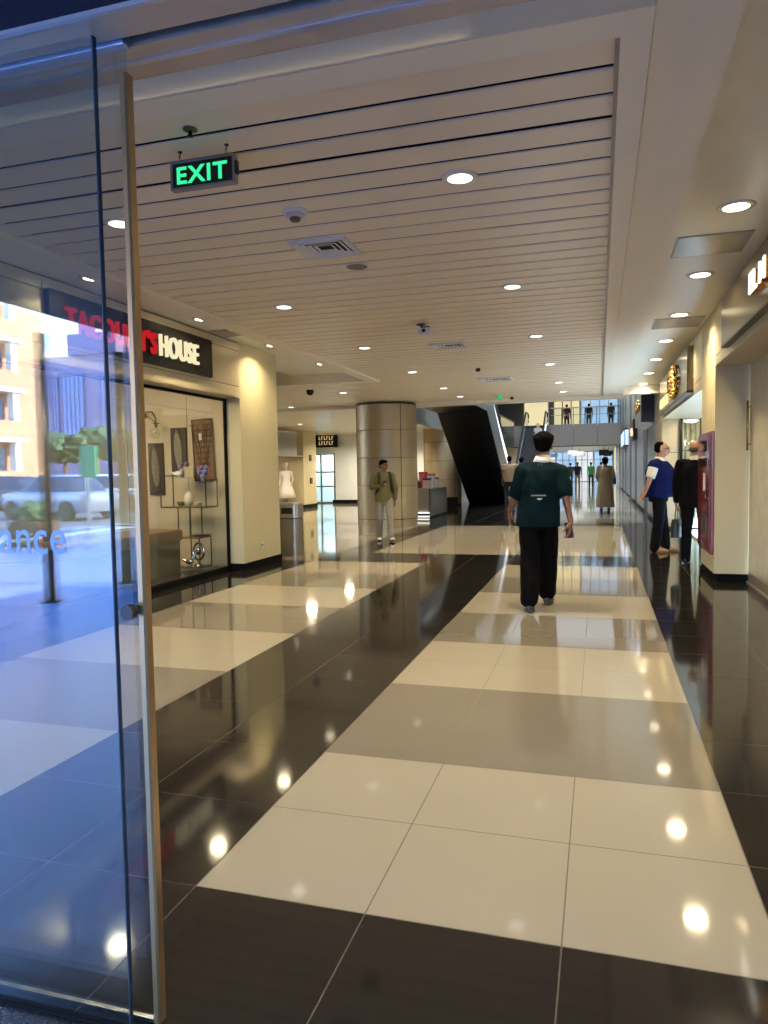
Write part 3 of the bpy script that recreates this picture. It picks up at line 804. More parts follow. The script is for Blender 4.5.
mb = MB(off); mb.box(XR - 0.054, XR - 0.049, 9.62, 10.0, z0 + 0.20, z0 + 0.46); mb.obj('black_label', BLACKP, t)
mb = MB(off); mb.tube([(XR - 0.05, 9.44, 0.98), (XR - 0.08, 9.44, 0.99), (XR - 0.08, 9.44, 1.10), (XR - 0.05, 9.44, 1.11)], 0.009, 8); mb.obj('handle', STEEL, t)
t = thing('gold_pull_handle', 'slim golden pull handle at the edge of the frosted shop front', 'door handle', (XRG, 9.2, 1.85)); off = t.location
mb = MB(off); mb.tube([(XRG - 0.04, 9.2, 1.55), (XRG - 0.04, 9.2, 2.12)], 0.012, 8); mb.obj('bar', GOLD, t, True)
for zz in (1.62, 2.05): mb = MB(off); mb.tube([(XRG - 0.04, 9.2, zz), (XRG, 9.2, zz)], 0.009, 8); mb.obj('post', GOLD, t, True)

# ------------------------------------------------------------------ homeware display
YW = 9.615
BOARD = mat('picture_board', lin(58, 46, 36), 0.6, var=0.2, scale=12, stretch=(1, 1, 0.3))
BOARD2 = mat('picture_wood', lin(128, 92, 52), 0.55, var=0.2, scale=14, stretch=(0.4, 1, 3))
FEATH = mat('feather_silver', lin(160, 150, 132), 0.35, 0.5, var=0.25, scale=40)
def feather(mb, c, h, w_, lean=0.0, y=0.0, n=22):
    """a quill with overlapping barbs standing off the board"""
    x, z = c
    mb.tube([(x - lean * (q / 8 - 0.5), y - 0.006, z - h / 2 + h * q / 8) for q in range(9)], 0.004, 6)
    for i in range(n):
        f = i / (n - 1); zz = z - h * 0.40 + h * 0.86 * f; xx = x - lean * ((zz - z) / h)
        wd = w_ * 0.5 * (math.sin(math.pi * (0.12 + 0.86 * f)) ** 0.7)
        for s in (-1, 1):
            mb.prism([(xx, zz - 0.012), (xx + s * wd, zz + 0.035), (xx + s * wd * 0.96, zz + 0.055), (xx, zz + 0.018)], 'y', y - 0.014 + 0.002 * (i % 3), y - 0.004)
def picture(corners, board, label, kind):
    pts = [atY(px, py, YW) for px, py in corners]
    c = sum(pts, Vector()) / 4
    w_ = ((pts[1] - pts[0]).length + (pts[2] - pts[3]).length) / 2; h = ((pts[3] - pts[0]).length + (pts[2] - pts[1]).length) / 2
    ax = ((pts[0] + pts[1]) - (pts[2] + pts[3])); tilt = math.atan2(ax.x, ax.z)
    t = thing('wall_picture', label, 'picture', (c.x, YW, c.z), 'pictures on the display wall')
    t.rotation_euler = (0, tilt, 0)
    mb = MB(); mb.box(-w_ / 2, w_ / 2, -0.03, 0.0, -h / 2, h / 2, bevel=0.004); mb.obj('board', board, t)
    mb = MB()
    if kind == 'feather':
        feather(mb, (-0.02 * w_, 0), h * 0.84, w_ * 0.52, w_ * 0.12, -0.03); mb.obj('feather_relief', FEATH, t)
    else:
        rr = random.Random(2)
        for k in range(5):
            z_ = -h * 0.42; x_ = (k - 2) * w_ * 0.05; P = [(x_, -0.036, z_)]
            for q in range(9):
                x_ += (k - 2) * w_ * 0.035 * rr.random() + rr.uniform(-0.01, 0.01); z_ += h * 0.09; P.append((x_, -0.036, z_))
            mb.tube(P, 0.005, 6)
            for q in P[2:]:
                for s in (-1, 1): mb.ell((q[0] + s * 0.025, -0.036, q[2] + 0.015), 0.02, 0.006, 0.009, Matrix.Rotation(-s * 0.7, 3, 'Y'), 8, 5)
        mb.obj('branch_relief', mat('branch_dark', lin(84, 58, 34), 0.5), t)
        mb = MB()
        e = 0.014
        for bx in ((-w_ / 2, w_ / 2, h / 2 - e, h / 2), (-w_ / 2, w_ / 2, -h / 2, -h / 2 + e), (-w_ / 2, -w_ / 2 + e, -h / 2 + e, h / 2 - e), (w_ / 2 - e, w_ / 2, -h / 2 + e, h / 2 - e)):
            mb.box(bx[0], bx[1], -0.042, -0.028, bx[2], bx[3])
        mb.obj('frame', BOARD, t)
        mb = MB(); mb.box(-w_ * 0.16, -w_ * 0.02, -0.046, -0.042, h * 0.16, h * 0.27); mb.obj('price_tag', WHITEP, t)
    return t
picture([(149, 443.4), (163.4, 443.2), (165.8, 494.6), (150.8, 495.3)], BOARD, 'dark picture with a silver feather beneath the wall lamp, lowest of the three', 'feather')
picture([(171.2, 428.2), (186.4, 427.6), (188.4, 474.8), (173, 475.7)], BOARD, 'dark picture with a silver feather hanging between the other two pictures', 'feather')
picture([(192.3, 419.7), (212.7, 418.8), (216.4, 481), (196.2, 480.3)], BOARD2, 'brown tilted picture with branches and a white price tag', 'branch')

p0 = atY(144, 416, YW)
t = thing('wall_lamp', 'dark curved wall lamp with a clear glass globe above the feather picture', 'wall lamp', (p0.x, YW, p0.z)); 
pe = atY(156, 424, YW - 0.22) - Vector((p0.x, YW, p0.z)); pg = atY(155, 433, YW - 0.22) - Vector((p0.x, YW, p0.z))
mb = MB(); mb.lathe((0, 0, 0), [(0.045, 0), (0.045, -0.015), (0.02, -0.025)], 16, 'y'); mb.obj('wall_plate', DARKM, t)
mb = MB(); mb.tube([(0, -0.02, 0), (pe.x * 0.35, -0.1, 0.05), (pe.x * 0.75, -0.18, 0.04), (pe.x, -0.22, pe.z * 0.5), (pe.x, -0.22, pe.z)], 0.009, 8)
mb.tube([(0, -0.02, -0.02), (pe.x * 0.4, -0.1, -0.02), (pe.x * 0.8, -0.18, pe.z * 0.6), (pe.x, -0.22, pe.z)], 0.006, 8); mb.obj('arm', DARKM, t, True)
mb = MB(); mb.lathe((pe.x, -0.22, pe.z), [(0.055, 0.0), (0.05, 0.012), (0.02, 0.02)], 14); mb.lathe((pe.x, -0.22, pe.z), [(0.022, 0), (0.022, -0.05)], 12); mb.obj('holder', DARKM, t)
mb = MB(); mb.ell((pg.x, -0.22, pg.z), 0.075, 0.075, 0.085, None, 18, 12); mb.obj('glass_globe', GLASS, t, True)
mb = MB(); mb.ell((pg.x, -0.22, pg.z + 0.02), 0.018, 0.018, 0.03, None, 10, 8); mb.obj('bulb', WHITEP, t, True)

# bench
t = thing('display_bench', 'long display bench with a brown top behind the homeware glass', 'bench', (-5.95, 7.6, 0)); off = t.location
mb = MB(off); mb.box(-6.3, -5.62, 6.2, 8.92, 0.46, 0.62, bevel=0.03); mb.obj('top', mat('bench_brown', lin(120, 84, 46), 0.4, var=0.15, stretch=(1, 0.15, 1), scale=9), t, 'auto')
mb = MB(off); mb.box(-6.26, -5.66, 6.24, 8.88, 0.012, 0.46); mb.obj('base', mat('bench_base', lin(84, 80, 68), 0.35, var=0.1), t)
# rack
YR = 9.22
def rp(px, py, y=YR): return atY(px, py, y)
q0, q1 = rp(166.5, 476), rp(212, 507)
t = thing('display_rack', 'thin dark metal display rack with glass shelves in the homeware window', 'display rack', ((q0.x + q1.x) / 2, YR, 0)); off = t.location
RY0, RY1 = YR - 0.16, YR + 0.16
zt, zm = q0.z, rp(190, 507).z; zl = rp(195, 537).z
xa, xb, xc, xd = q0.x, q1.x, rp(184.5, 520).x, rp(196, 520).x
mb = MB(off)
def bar(a, b, r=0.009): mb.tube([a, b], r, 6)
for yy in (RY0, RY1):
    bar((xa, yy, zt), (xa, yy, zm)); bar((xa, yy, zm), (xb, yy, zm)); bar((xa, yy, zt), (xc, yy, zt)); bar((xb, yy, zm), (xb, yy, zt - 0.04))
    bar((xc, yy, zm), (xc, yy, zl)); bar((xd, yy, zm), (xd, yy, zl)); bar((xc, yy, zl), (xd + 0.14, yy, zl))
    bar((xc, yy, zl), (xc, yy, 0.05)); bar((xd + 0.14, yy, zl), (xd + 0.14, yy, 0.05)); bar((xc, yy, 0.05), (xd + 0.14, yy, 0.05))
for (x_, z_) in ((xa, zt), (xa, zm), (xb, zm), (xc, zl), (xd + 0.14, zl), (xc, 0.05), (xd + 0.14, 0.05)): bar((x_, RY0, z_), (x_, RY1, z_))
mb.obj('frame', mat('rack_metal', lin(70, 56, 36), 0.35, 0.8), t)
SHG = glass('shelf_glass', (0.85, 0.92, 0.9), 0.08)
for (x0_, x1_, z_) in ((rp(174, 478).x, xb - 0.02, zt - 0.03), (xa + 0.02, xb - 0.01, zm + 0.012), (xc, xd + 0.14, zl + 0.012), (xc, xd + 0.14, 0.062)):
    mb = MB(off); mb.box(x0_, x1_, RY0, RY1, z_ - 0.005, z_ + 0.005); mb.obj('shelf', SHG, t)
def small(name, label, cat, px, zbase, build, m, group='ornaments on the display rack', y=YR):
    x_ = rp(px, 500, y).x
    mb = MB(); build(mb); o = mb.obj(name, m, None, 'auto'); o.location = (x_, y, zbase); tag(o, label, cat, group); return o
ztop = zt - 0.025; zmid = zm + 0.017; zlow = zl + 0.017
PORC = mat('cream_porcelain', lin(232, 222, 190), 0.25); SILVR = mat('silver_ornament', lin(190, 190, 188), 0.15, 1.0)
small('vase', 'cream egg-shaped vase on the middle shelf of the display rack', 'vase', 189, zmid, lambda m_: m_.lathe((0, 0, 0), [(0.035, 0), (0.065, 0.03), (0.078, 0.09), (0.066, 0.15), (0.035, 0.19), (0.018, 0.20), (0.022, 0.22)], 20), PORC)
small('bowl', 'small golden bowl left of the cream vase', 'bowl', 181, zmid, lambda m_: m_.lathe((0, 0, 0), [(0.03, 0), (0.05, 0.02), (0.07, 0.06), (0.066, 0.062), (0.04, 0.025)], 18), mat('gold_bowl', lin(190, 160, 96), 0.3, 0.6))
small('bowl', 'small cream bowl right of the cream vase', 'bowl', 198, zmid, lambda m_: m_.lathe((0, 0, 0), [(0.03, 0), (0.05, 0.02), (0.06, 0.05), (0.056, 0.052), (0.035, 0.02)], 18), PORC)
def bird(m_):
    m_.ell((0, 0, 0.05), 0.07, 0.04, 0.045, None, 12, 8); m_.ell((0.06, 0, 0.10), 0.028, 0.026, 0.028, None, 10, 6); m_.cap((-0.05, 0, 0.05), (-0.13, 0, 0.09), 0.025, 0.008, 8)
small('bird_ornament', 'white bird ornament on the top shelf of the display rack', 'ornament', 179, ztop, bird, WHITEP)
def pframe(m_): m_.box(-0.07, 0.07, -0.01, 0.01, 0.0, 0.02); m_.box(-0.07, 0.07, -0.01, 0.01, 0.13, 0.15); m_.box(-0.07, -0.05, -0.01, 0.01, 0.02, 0.13); m_.box(0.05, 0.07, -0.01, 0.01, 0.02, 0.13); m_.box(-0.05, 0.05, -0.004, 0.008, 0.02, 0.13)
small('photo_frame', 'small pale photo frame on the top shelf of the display rack', 'photo frame', 190, ztop, pframe, mat('frame_pale', lin(200, 190, 150), 0.3))
def bouquet(m_):
    rr = random.Random(4); m_.lathe((0, 0, 0), [(0.03, 0), (0.045, 0.1), (0.04, 0.1)], 12)
    for q in range(26): m_.ell((rr.uniform(-.07, .07), rr.uniform(-.05, .05), 0.13 + rr.uniform(-.03, .09)), 0.022, 0.022, 0.022, None, 6, 5)
small('flower_vase', 'lavender blue flowers in a pot at the end of the top shelf', 'flowers', 204, ztop - 0.06, bouquet, mat('lavender', lin(150, 150, 214), 0.6, var=0.2, scale=30))
small('flower_vase', 'pale violet flowers in a pot behind the white bird ornament', 'flowers', 184.5, ztop, bouquet, mat('violet', lin(150, 135, 160), 0.6, var=0.2, scale=30), y=YR + 0.1)
def ringo(m_):
    m_.tube([(0.085 * math.cos(q * math.pi / 12), 0, 0.20 + 0.12 * math.sin(q * math.pi / 12)) for q in range(24)], 0.018, 8, True)
    m_.ell((0, 0, 0.20), 0.045, 0.04, 0.06, None, 12, 8); m_.lathe((0, 0, 0), [(0.07, 0), (0.06, 0.02), (0.015, 0.035), (0.015, 0.09)], 14)
small('sculpture', 'silver ring sculpture at the foot of the display rack', 'ornament', 197, 0.07, ringo, SILVR)
small('swan_ornament', 'small silver bird ornament beside the ring sculpture', 'ornament', 187.5, 0.07, bird, SILVR)
small('tray', 'dark tray on the lower shelf of the display rack', 'tray', 200, zlow, lambda m_: m_.loft([(0, 0, 0, 0.12, 0.08, 3), (0, 0, 0.02, 0.14, 0.1, 3)], 20), DARKM)

# ------------------------------------------------------------------ side hall, column, kiosk
mb = MB(); cx, cyy, R = -5.16, 17.62, 0.765
zs = [0.20, 1.02, 1.71, 2.39, 3.02]
mb.mi = 0
for a_, b_ in zip(zs[:-1], zs[1:]): mb.lathe((cx, cyy, 0), [(R - 0.006, a_ + 0.004), (R, a_ + 0.012), (R, b_ - 0.012), (R - 0.006, b_ - 0.004)], 64)
mb.lathe((cx, cyy, 0), [(R - 0.02, 0.0), (R - 0.02, 0.19)], 64)
mb.mi = 1; mb.lathe((cx, cyy, 0), [(R - 0.014, 0.19), (R - 0.014, 3.05)], 64)
for an in (-0.82, -2.62, 1.2, 2.6):
    x_, y_ = cx + R * math.cos(an), cyy + R * math.sin(an); mb.lathe((x_, y_, 0), [(0.009, 0.0), (0.009, 3.02)], 6)
o = struct(mb, 'column', [CLAD, JOINT], 'large round champagne metal column behind the man with the backpack', smooth='auto')
mb = MB(); cx, cyy, R = -5.95, 28.1, 0.74
zs = [0.06, 1.0, 1.735, 2.467, 3.05]
mb.mi = 0
for a_, b_ in zip(zs[:-1], zs[1:]): mb.lathe((cx, cyy, 0), [(R - 0.006, a_ + 0.006), (R, a_ + 0.014), (R, b_ - 0.014), (R - 0.006, b_ - 0.006)], 48)
mb.mi = 1; mb.lathe((cx, cyy, 0), [(R - 0.012, 0.0), (R - 0.012, 3.05)], 48)
for an in (-2.6, -0.7): mb.lathe((cx + R * math.cos(an), cyy + R * math.sin(an), 0), [(0.012, 0.0), (0.012, 3.05)], 6)
struct(mb, 'column', [CLAD, JOINT], 'round metal column beyond the pink kiosk, behind the escalator', smooth='auto')
o = MB().box(-7.6, -5.2, 27.2, 27.3, 0, 0.34).obj('planter_kerb', BLACKBASE); o['kind'] = 'structure'; o['label'] = 'low black plinth in front of the far column'
# low ceiling of the side hall
sbox('ceiling_side_hall', SOFFIT, [(-20, -5.62, YPE + 0.5, 50, 3.0, 3.1)], 'low white ceiling of the side hall beyond the column')
for i, (px, py) in enumerate(((305, 411.5), (365, 419), (412, 413), (421, 422), (415, 431), (418, 441), (300, 424))):
    p = atZ(px, py, 3.0)
    if p.y > 18.2 and p.x < -5.75: downlight(p.x, p.y, 3.0, 0.10, '%s round lamp in the low side hall ceiling' % ordinal(i), 'lamps in the low side hall ceiling', 12.0, PC, LENS)
for (x_, y_) in ((-8.5, 20.5), (-8.5, 24), (-9.2, 28), (-7.5, 33), (-8.8, 38)):
    area_lamp('side_hall_lamp', (x_, y_, 2.84), 0.3, 75, PC, (0, 0, -1), 165)
area_lamp('side_hall_daylight', (-15.5, 16, 2.6), 2.0, 120, (0.75, 0.88, 1.0), (1, 0.1, -0.25), 170, 3.0)
# pillar, mannequin shop, sign door
XA = -10.9
sbox('wall_pillar_side_hall', PLASTER, [(-11.5, XA, 25.8, 27.1, 0.14, 3.0)], 'cream pillar between the dress shop and the gold sign door')
sbox('baseboard_side_hall', BLACKBASE, [(-11.52, XA + 0.02, 25.78, 27.12, 0, 0.14), (-11.3, -6.2, 29.93, 30.0, 0, 0.15)], 'black skirting in the side hall')
mb = MB()
mb.box(-11.6, XA - 0.0, 18.0, 22.4, 2.02, 2.88); mb.box(-11.6, XA, 22.41, 25.2, 2.02, 2.88); mb.box(-11.6, XA + 0.02, 18, 25.78, 1.98, 2.03)
struct(mb, 'wall_fascia_dress_shop', CLAD2, 'grey metal fascia above the dress shop')
sbox('wall_dress_shop', CREAMW, [(-14.5, -14.4, 17, 25.8, 0, 2.88), (-14.5, -12.0, 27.6, 27.7, 0, 2.88), (-14.5, -14.4, 25.8, 27.6, 0, 2.88)], 'cream walls of the dress shop')
area_lamp('dress_shop_lamp', (-12.4, 22, 2.7), 1.5, 90, (1, 0.9, 0.72), (0, 0.2, -1), 170, 5.0)
t = thing('box_speaker', 'small dark box high on the side hall pillar', 'wall box', (XA, 26.45, 1.95), 'small dark boxes on the side hall pillar'); MB().box(0, 0.04, -0.1, 0.1, -0.12, 0.12, bevel=0.01).obj('case', BLACKP, t)
t = thing('box_speaker', 'small dark box at chest height on the side hall pillar', 'wall box', (XA, 26.5, 1.05), 'small dark boxes on the side hall pillar'); MB().box(0, 0.04, -0.1, 0.1, -0.12, 0.12, bevel=0.01).obj('case', BLACKP, t)
def mannequin(loc, label, m):
    t = thing('dress_mannequin', label, 'mannequin', loc, 'mannequins in the dress shop window')
    mb = MB(); mb.loft([(0, 0, 0.42, 0.34, 0.30), (0, 0, 0.7, 0.27, 0.24), (0, 0, 1.0, 0.16, 0.13), (0, 0, 1.12, 0.12, 0.10), (0, 0, 1.32, 0.19, 0.12), (0, 0, 1.42, 0.19, 0.10), (0, 0, 1.47, 0.08, 0.07)], 24)
    rr = random.Random(len(label))
    for v_ in mb.bm.verts:
        a_ = math.atan2(v_.co.y, v_.co.x); k_ = max(0, 1.1 - v_.co.z) * 0.09; f_ = 1 + k_ * math.sin(9 * a_); v_.co.x *= f_; v_.co.y *= f_
    mb.obj('dress', m, t, True)
    mb = MB(); mb.cap((0, 0, 1.45), (0, 0, 1.56), 0.045, 0.04); mb.ell((0, 0, 1.68), 0.075, 0.09, 0.11)
    for s in (-1, 1): mb.cap((s * 0.19, 0, 1.40), (s * 0.26, -0.02, 1.12), 0.045, 0.036); mb.cap((s * 0.26, -0.02, 1.12), (s * 0.24, -0.12, 0.9), 0.034, 0.024)
    mb.obj('figure', mat('mannequin_skin', lin(214, 200, 184), 0.4), t, True)
    mb = MB(); mb.lathe((0, 0, 0), [(0.2, 0), (0.2, 0.015), (0.02, 0.03), (0.02, 0.6)], 20); mb.obj('stand', STEEL, t)
DRESSW = mat('dress_white', lin(226, 220, 208), 0.6, var=0.08, scale=20); DRESSD = mat('dress_dark', lin(96, 40, 44), 0.6)
def my(px, x_): return atX(px, 500, x_).y
mannequin((-11.4, my(287, -11.4), 0), 'mannequin in a white dress nearest the pillar in the dress shop', DRESSW)
mannequin((-12.1, my(284, -12.1), 0), 'mannequin in a white dress behind the first in the dress shop', DRESSW)
mannequin((-12.5, my(285.5, -12.5), 0), 'mannequin in a dark red dress at the back of the dress shop', DRESSD)
# gold sign, door, white wall at y=30
YB = 30.0
a_, b_ = atY(322, 455, YB), atY(336, 503, YB)
WHW = mat('white_wall', lin(232, 238, 240), 0.55, var=0.02)
sbox('wall_side_hall_end', WHW, [(b_.x, -6.2, YB, YB + 0.1, 0, 3.0), (-20, a_.x - 0.9, YB, YB + 0.1, 0, 3.0), (a_.x - 0.9, b_.x, YB, YB + 0.1, 2.2, 3.0)], 'white wall at the end of the side hall')
t = thing('glass_shop_door', 'pale lit glass shop door beneath the gold lettered sign', 'door', ((a_.x + b_.x) / 2, YB, 0)); off = t.location
mb = MB(off); mb.box(a_.x - 0.9, b_.x, YB + 0.02, YB + 0.03, 0.05, 2.2); mb.obj('pane', GLASS, t)
mb = MB(off)
for xx in (a_.x - 0.9, a_.x - 0.1, b_.x - 0.08): mb.box(xx, xx + 0.07, YB, YB + 0.05, 0, 2.2)
for zz in (0, 0.72, 1.35, 2.14): mb.box(a_.x - 0.9, b_.x, YB + 0.005, YB + 0.045, zz, zz + 0.06)
mb.obj('frame', STEEL, t)
sbox('wall_behind_gold_sign_door', mat('pale_blue_room', lin(200, 225, 230), 0.6), [(-15, -9, 33.0, 33.1, 0, 2.9)], 'pale bright room behind the gold sign door')
area_lamp('gold_sign_room_lamp', (-12, 31.6, 2.7), 1.5, 120, (0.85, 0.95, 1.0), (0, 0.2, -1), 170, 3.0)
a2, b2 = atY(317, 433, YB - 0.1), atY(337, 447, YB - 0.1)
t = thing('shop_sign', 'black shop sign with two rows of gold letters beyond the side hall pillar', 'sign', ((a2.x + b2.x) / 2, YB, a2.z)); off = t.location
mb = MB(off); mb.box(a2.x - 0.1, b2.x, YB - 0.16, YB, b2.z, a2.z - 0.06); mb.obj('board', SBLACK, t)
mb = MB(off); rr = random.Random(9)
for row in (0, 1):
    for q in range(6):
        x_ = a2.x + (b2.x - a2.x) * (0.12 + 0.13 * q); z_ = b2.z + (a2.z - b2.z) * (0.16 if row == 0 else 0.50); h_ = (a2.z - b2.z) * 0.24
        mb.box(x_, x_ + 0.02, YB - 0.19, YB - 0.16, z_, z_ + h_); mb.box(x_ + 0.02, x_ + 0.07, YB - 0.19, YB - 0.16, z_ + h_ * (0.8 if q % 2 else 0.0), z_ + h_ * (1.0 if q % 2 else 0.2))
mb.obj('gold_lettering', emit('gold_letters', lin(240, 200, 130), 0.8), t)
# kiosk
t = thing('sales_kiosk', 'beige sales kiosk counter with lit base lines beside the column', 'kiosk', (-5.35, 21.8, 0)); off = t.location
KM = mat('kiosk_beige', lin(170, 158, 136), 0.35); 
mb = MB(off); mb.box(-6.3, -4.78, 20.5, 23.0, 0.14, 0.86, bevel=0.01); mb.obj('counter', KM, t)
mb = MB(off); mb.box(-4.78, -4.72, 20.6, 22.9, 0.05, 0.84); mb.obj('glass_front', mat('kiosk_grey', lin(110, 108, 106), 0.2, 0.3), t)
mb = MB(off); mb.box(-6.3, -4.74, 20.44, 20.5, 0.13, 0.17); mb.box(-6.3, -4.74, 20.44, 20.5, 0.02, 0.06); mb.obj('lit_base_strip', emit('kiosk_strip', lin(255, 244, 224), 1.6), t)
mb = MB(off); mb.box(-6.3, -4.76, 20.5, 23.0, 0.0, 0.14); mb.obj('plinth', BLACKP, t)
kc = [lin(206, 100, 120), lin(190, 44, 60), lin(226, 206, 190), lin(110, 30, 50), lin(214, 150, 120), lin(230, 226, 220)]
kn = ['pink', 'red', 'cream', 'dark red', 'peach', 'white']
rr = random.Random(11)
for q in range(15):
    r_, c_ = divmod(q, 5)
    x_ = -5.95 + c_ * 0.27 + rr.uniform(-.03, .03); y_ = 20.75 + r_ * 0.55; h_ = 0.16 + 0.16 * rr.random() + 0.16 * (r_ == 1) 
    ci = (q * 5 + r_ * 2) % 6
    t = thing('gift_box', '%s gift box, number %s from the column in the %s row on the kiosk' % (kn[ci], ordinal(c_), ['front', 'middle', 'back'][r_]), 'box', (x_, y_, 0.86), 'gift boxes on the kiosk')
    MB().box(-0.10, 0.10, -0.12, 0.12, 0, h_, bevel=0.008).obj('carton', mat('gift_%d' % ci, kc[ci], 0.45), t)
    MB().box(-0.105, 0.105, -0.125, 0.125, h_ - 0.05, h_ + 0.006, bevel=0.006).obj('lid', mat('gift_%d' % ((ci + 1) % 6), kc[(ci + 1) % 6], 0.45), t)
PINK = mat('pink_wall', lin(206, 178, 176), 0.6)
sbox('wall_pink', PINK, [(-20, -6.2, 44, 44.1, 0, 2.9)], 'pale pink wall far behind the kiosk')
for (px, py, w_, h_, l) in ((415, 449, 0.9, 1.3, 'upper'), (413.5, 478, 0.9, 2.0, 'lower')):
    p = atY(px, py, 43.95)
    t = thing('poster_frame', '%s red framed poster on the pink wall behind the kiosk' % l, 'poster', (p.x, 43.98, p.z), 'posters on the pink wall')
    MB().box(-w_ / 2, w_ / 2, -0.05, 0, -h_ / 2, h_ / 2, bevel=0.01).obj('frame', mat('poster_red', lin(110, 30, 40), 0.4), t)
    MB().box(-w_ * 0.32, w_ * 0.32, -0.06, -0.05, -h_ * 0.38, h_ * 0.38).obj('print', mat('poster_print', lin(170, 120, 110), 0.5, var=0.3, scale=3), t)

# ------------------------------------------------------------------ atrium
sbox('wall_lower_atrium', CLAD2, [(-6.3, -6.2, 30.0, 50, 0, 2.9)], 'grey clad wall under the upper floor of the atrium')
mb = MB(); mb.mi = 0
for a_ in range(12): mb.box(-5.62, -5.56, 18.2 + a_ * 2.65, 18.2 + a_ * 2.65 + 2.64, 2.86, 3.5)
mb.mi = 1; mb.box(-20, -5.62, 18.2, 50, 3.1, 3.48)
struct(mb, 'floor_upper_side', [CLAD2, JOINT], 'edge of the upper floor along the atrium')
t = thing('glass_balustrade', 'long glass balustrade on the upper floor beside the escalators', 'balustrade', (-5.6, 34, 3.5)); off = t.location
BGL = glass('balustrade_glass', (0.78, 0.84, 0.88), 0.14)
mb = MB(off); mb.box(-5.60, -5.585, 19.5, 50, 3.5, 4.5); mb.obj('glass_panel', BGL, t)
mb = MB(off); mb.box(-5.63, -5.56, 19.5, 50, 4.5, 4.56, bevel=0.01); mb.obj('handrail', DARKM, t)
mb = MB(); mb.mi = 0; mb.box(-8.1, -8.0, 19.4, 56, 3.5, 8.6)
struct(mb, 'wall_upper_shops', mat('upper_wall', lin(128, 122, 112), 0.5), 'grey upper floor shop wall beside the atrium')
CREAML = emit('lit_window_cream', lin(248, 232, 182), 0.95, 0.12, 0.7); WHITEL = emit('lit_window_white', lin(236, 240, 244), 1.0, 0.2, 0.8)
for i, (ya, yb, m_) in enumerate(((33, 37, CREAML), (40.5, 44, WHITEL), (46.5, 49, CREAML))):
    t = thing('lit_shop_window', '%s bright upper floor shop window above the atrium wall' % ['cream, first', 'white, second', 'cream, third'][i], 'shop window', (-8.0, (ya + yb) / 2, 3.5), 'lit upper shop windows'); off = t.location
    mb = MB(off); mb.box(-8.0, -7.96, ya, yb, 3.7, 6.4); mb.obj('pane', m_, t)
    mb = MB(off)
    for yy in (ya, (ya + yb) / 2, yb): mb.box(-7.96, -7.92, yy - 0.04, yy + 0.04, 3.6, 6.5)
    mb.obj('frame', DARKM, t)
t = thing('skylight_stand_in', 'unseen luminous skylight panel above the atrium', 'skylight_stand_in', (-2.2, 34, 8.55)); off = t.location  # emissive panel added out of view, gives the atrium cool light from above
mb = MB(off); mb.box(-5.4, 0.8, 21, 49, 8.52, 8.6); mb.obj('diffuser', emit('stand_in_glow', (0.74, 0.87, 1.0, 1), 1.2), t)
mb = MB(off)
for q in range(15): mb.box(-5.4, 0.8, 21 + q * 2, 21.06 + q * 2, 8.48, 8.52)
mb.obj('mullions', DARKM, t)
# bridge
YBR = 50.0
mb = MB(); mb.mi = 0
for q in range(5): mb.box(-6.2 + q * 1.52, -6.2 + (q + 1) * 1.52 - 0.02, YBR, YBR + 0.06, 2.86, 4.28)
sbox('floor_bridge', JOINT, [(-8, 1.34, YBR + 0.07, 56, 2.95, 4.1)], 'deck of the bridge crossing the atrium')
struct(mb, 'wall_bridge', [mat('bridge_grey', lin(172, 162, 154), 0.5, 0.1), JOINT], 'grey panelled front of the bridge crossing the atrium')
t = thing('glass_balustrade', 'glass balustrade with posts along the top of the bridge', 'balustrade', (-1.2, YBR + 0.1, 4.28)); off = t.location
mb = MB(off); mb.box(-3.2, 1.3, YBR + 0.1, YBR + 0.115, 4.28, 5.35); mb.obj('glass_panel', GLASS, t)
mb = MB(off); mb.tube([(-3.2, YBR + 0.1, 5.38), (1.3, YBR + 0.1, 5.38)], 0.04, 8); mb.tube([(-3.2, YBR + 0.1, 4.9), (1.3, YBR + 0.1, 4.9)], 0.02, 8); mb.obj('handrail', STEEL, t)
for q in range(7):
    mb = MB(off); mb.box(-3.2 + q * 0.75, -3.16 + q * 0.75, YBR + 0.08, YBR + 0.12, 4.28, 5.38); mb.obj('post', DARKM, t)
# upper shop fronts behind the bridge
sbox('wall_upper_end', mat('upper_wall', lin(128, 122, 112), 0.5), [(-8, 1.4, 56.2, 56.3, 4.1, 8.6)], 'upper floor wall behind the bridge')
def front(x0, x1, z0, z1, y, m_, label, nb, grp, frame=STEEL):
    t = thing('lit_shop_front', label, 'shop front', ((x0 + x1) / 2, y, z0), grp); off = t.location
    mb = MB(off); mb.box(x0, x1, y, y + 0.04, z0, z1); mb.obj('pane', m_, t)
    mb = MB(off)
    for q in range(nb + 1): xx = x0 + (x1 - x0) * q / nb; mb.box(xx - 0.035, xx + 0.035, y - 0.04, y, z0, z1)
    mb.box(x0, x1, y - 0.04, y, z0 + (z1 - z0) * 0.72, z0 + (z1 - z0) * 0.72 + 0.06); mb.obj('frame', frame, t)
BLUEL = emit('lit_window_blue', lin(176, 214, 250), 0.95, 0.45, 0.9)
front(-5.5, -3.7, 4.1, 8, 56.1, CREAML, 'plain cream lit wall panel above the far escalator', 1, 'lit shop fronts upstairs')
front(-3.3, -1.4, 4.1, 8, 56.1, CREAML, 'cream lit shop front upstairs behind the bridge rail', 3, 'lit shop fronts upstairs', mat('frame_tan', lin(190, 170, 120), 0.5))
front(-1.3, 1.3, 4.1, 8, 56.1, BLUEL, 'pale blue lit shop front upstairs behind the bridge rail', 4, 'lit shop fronts upstairs')
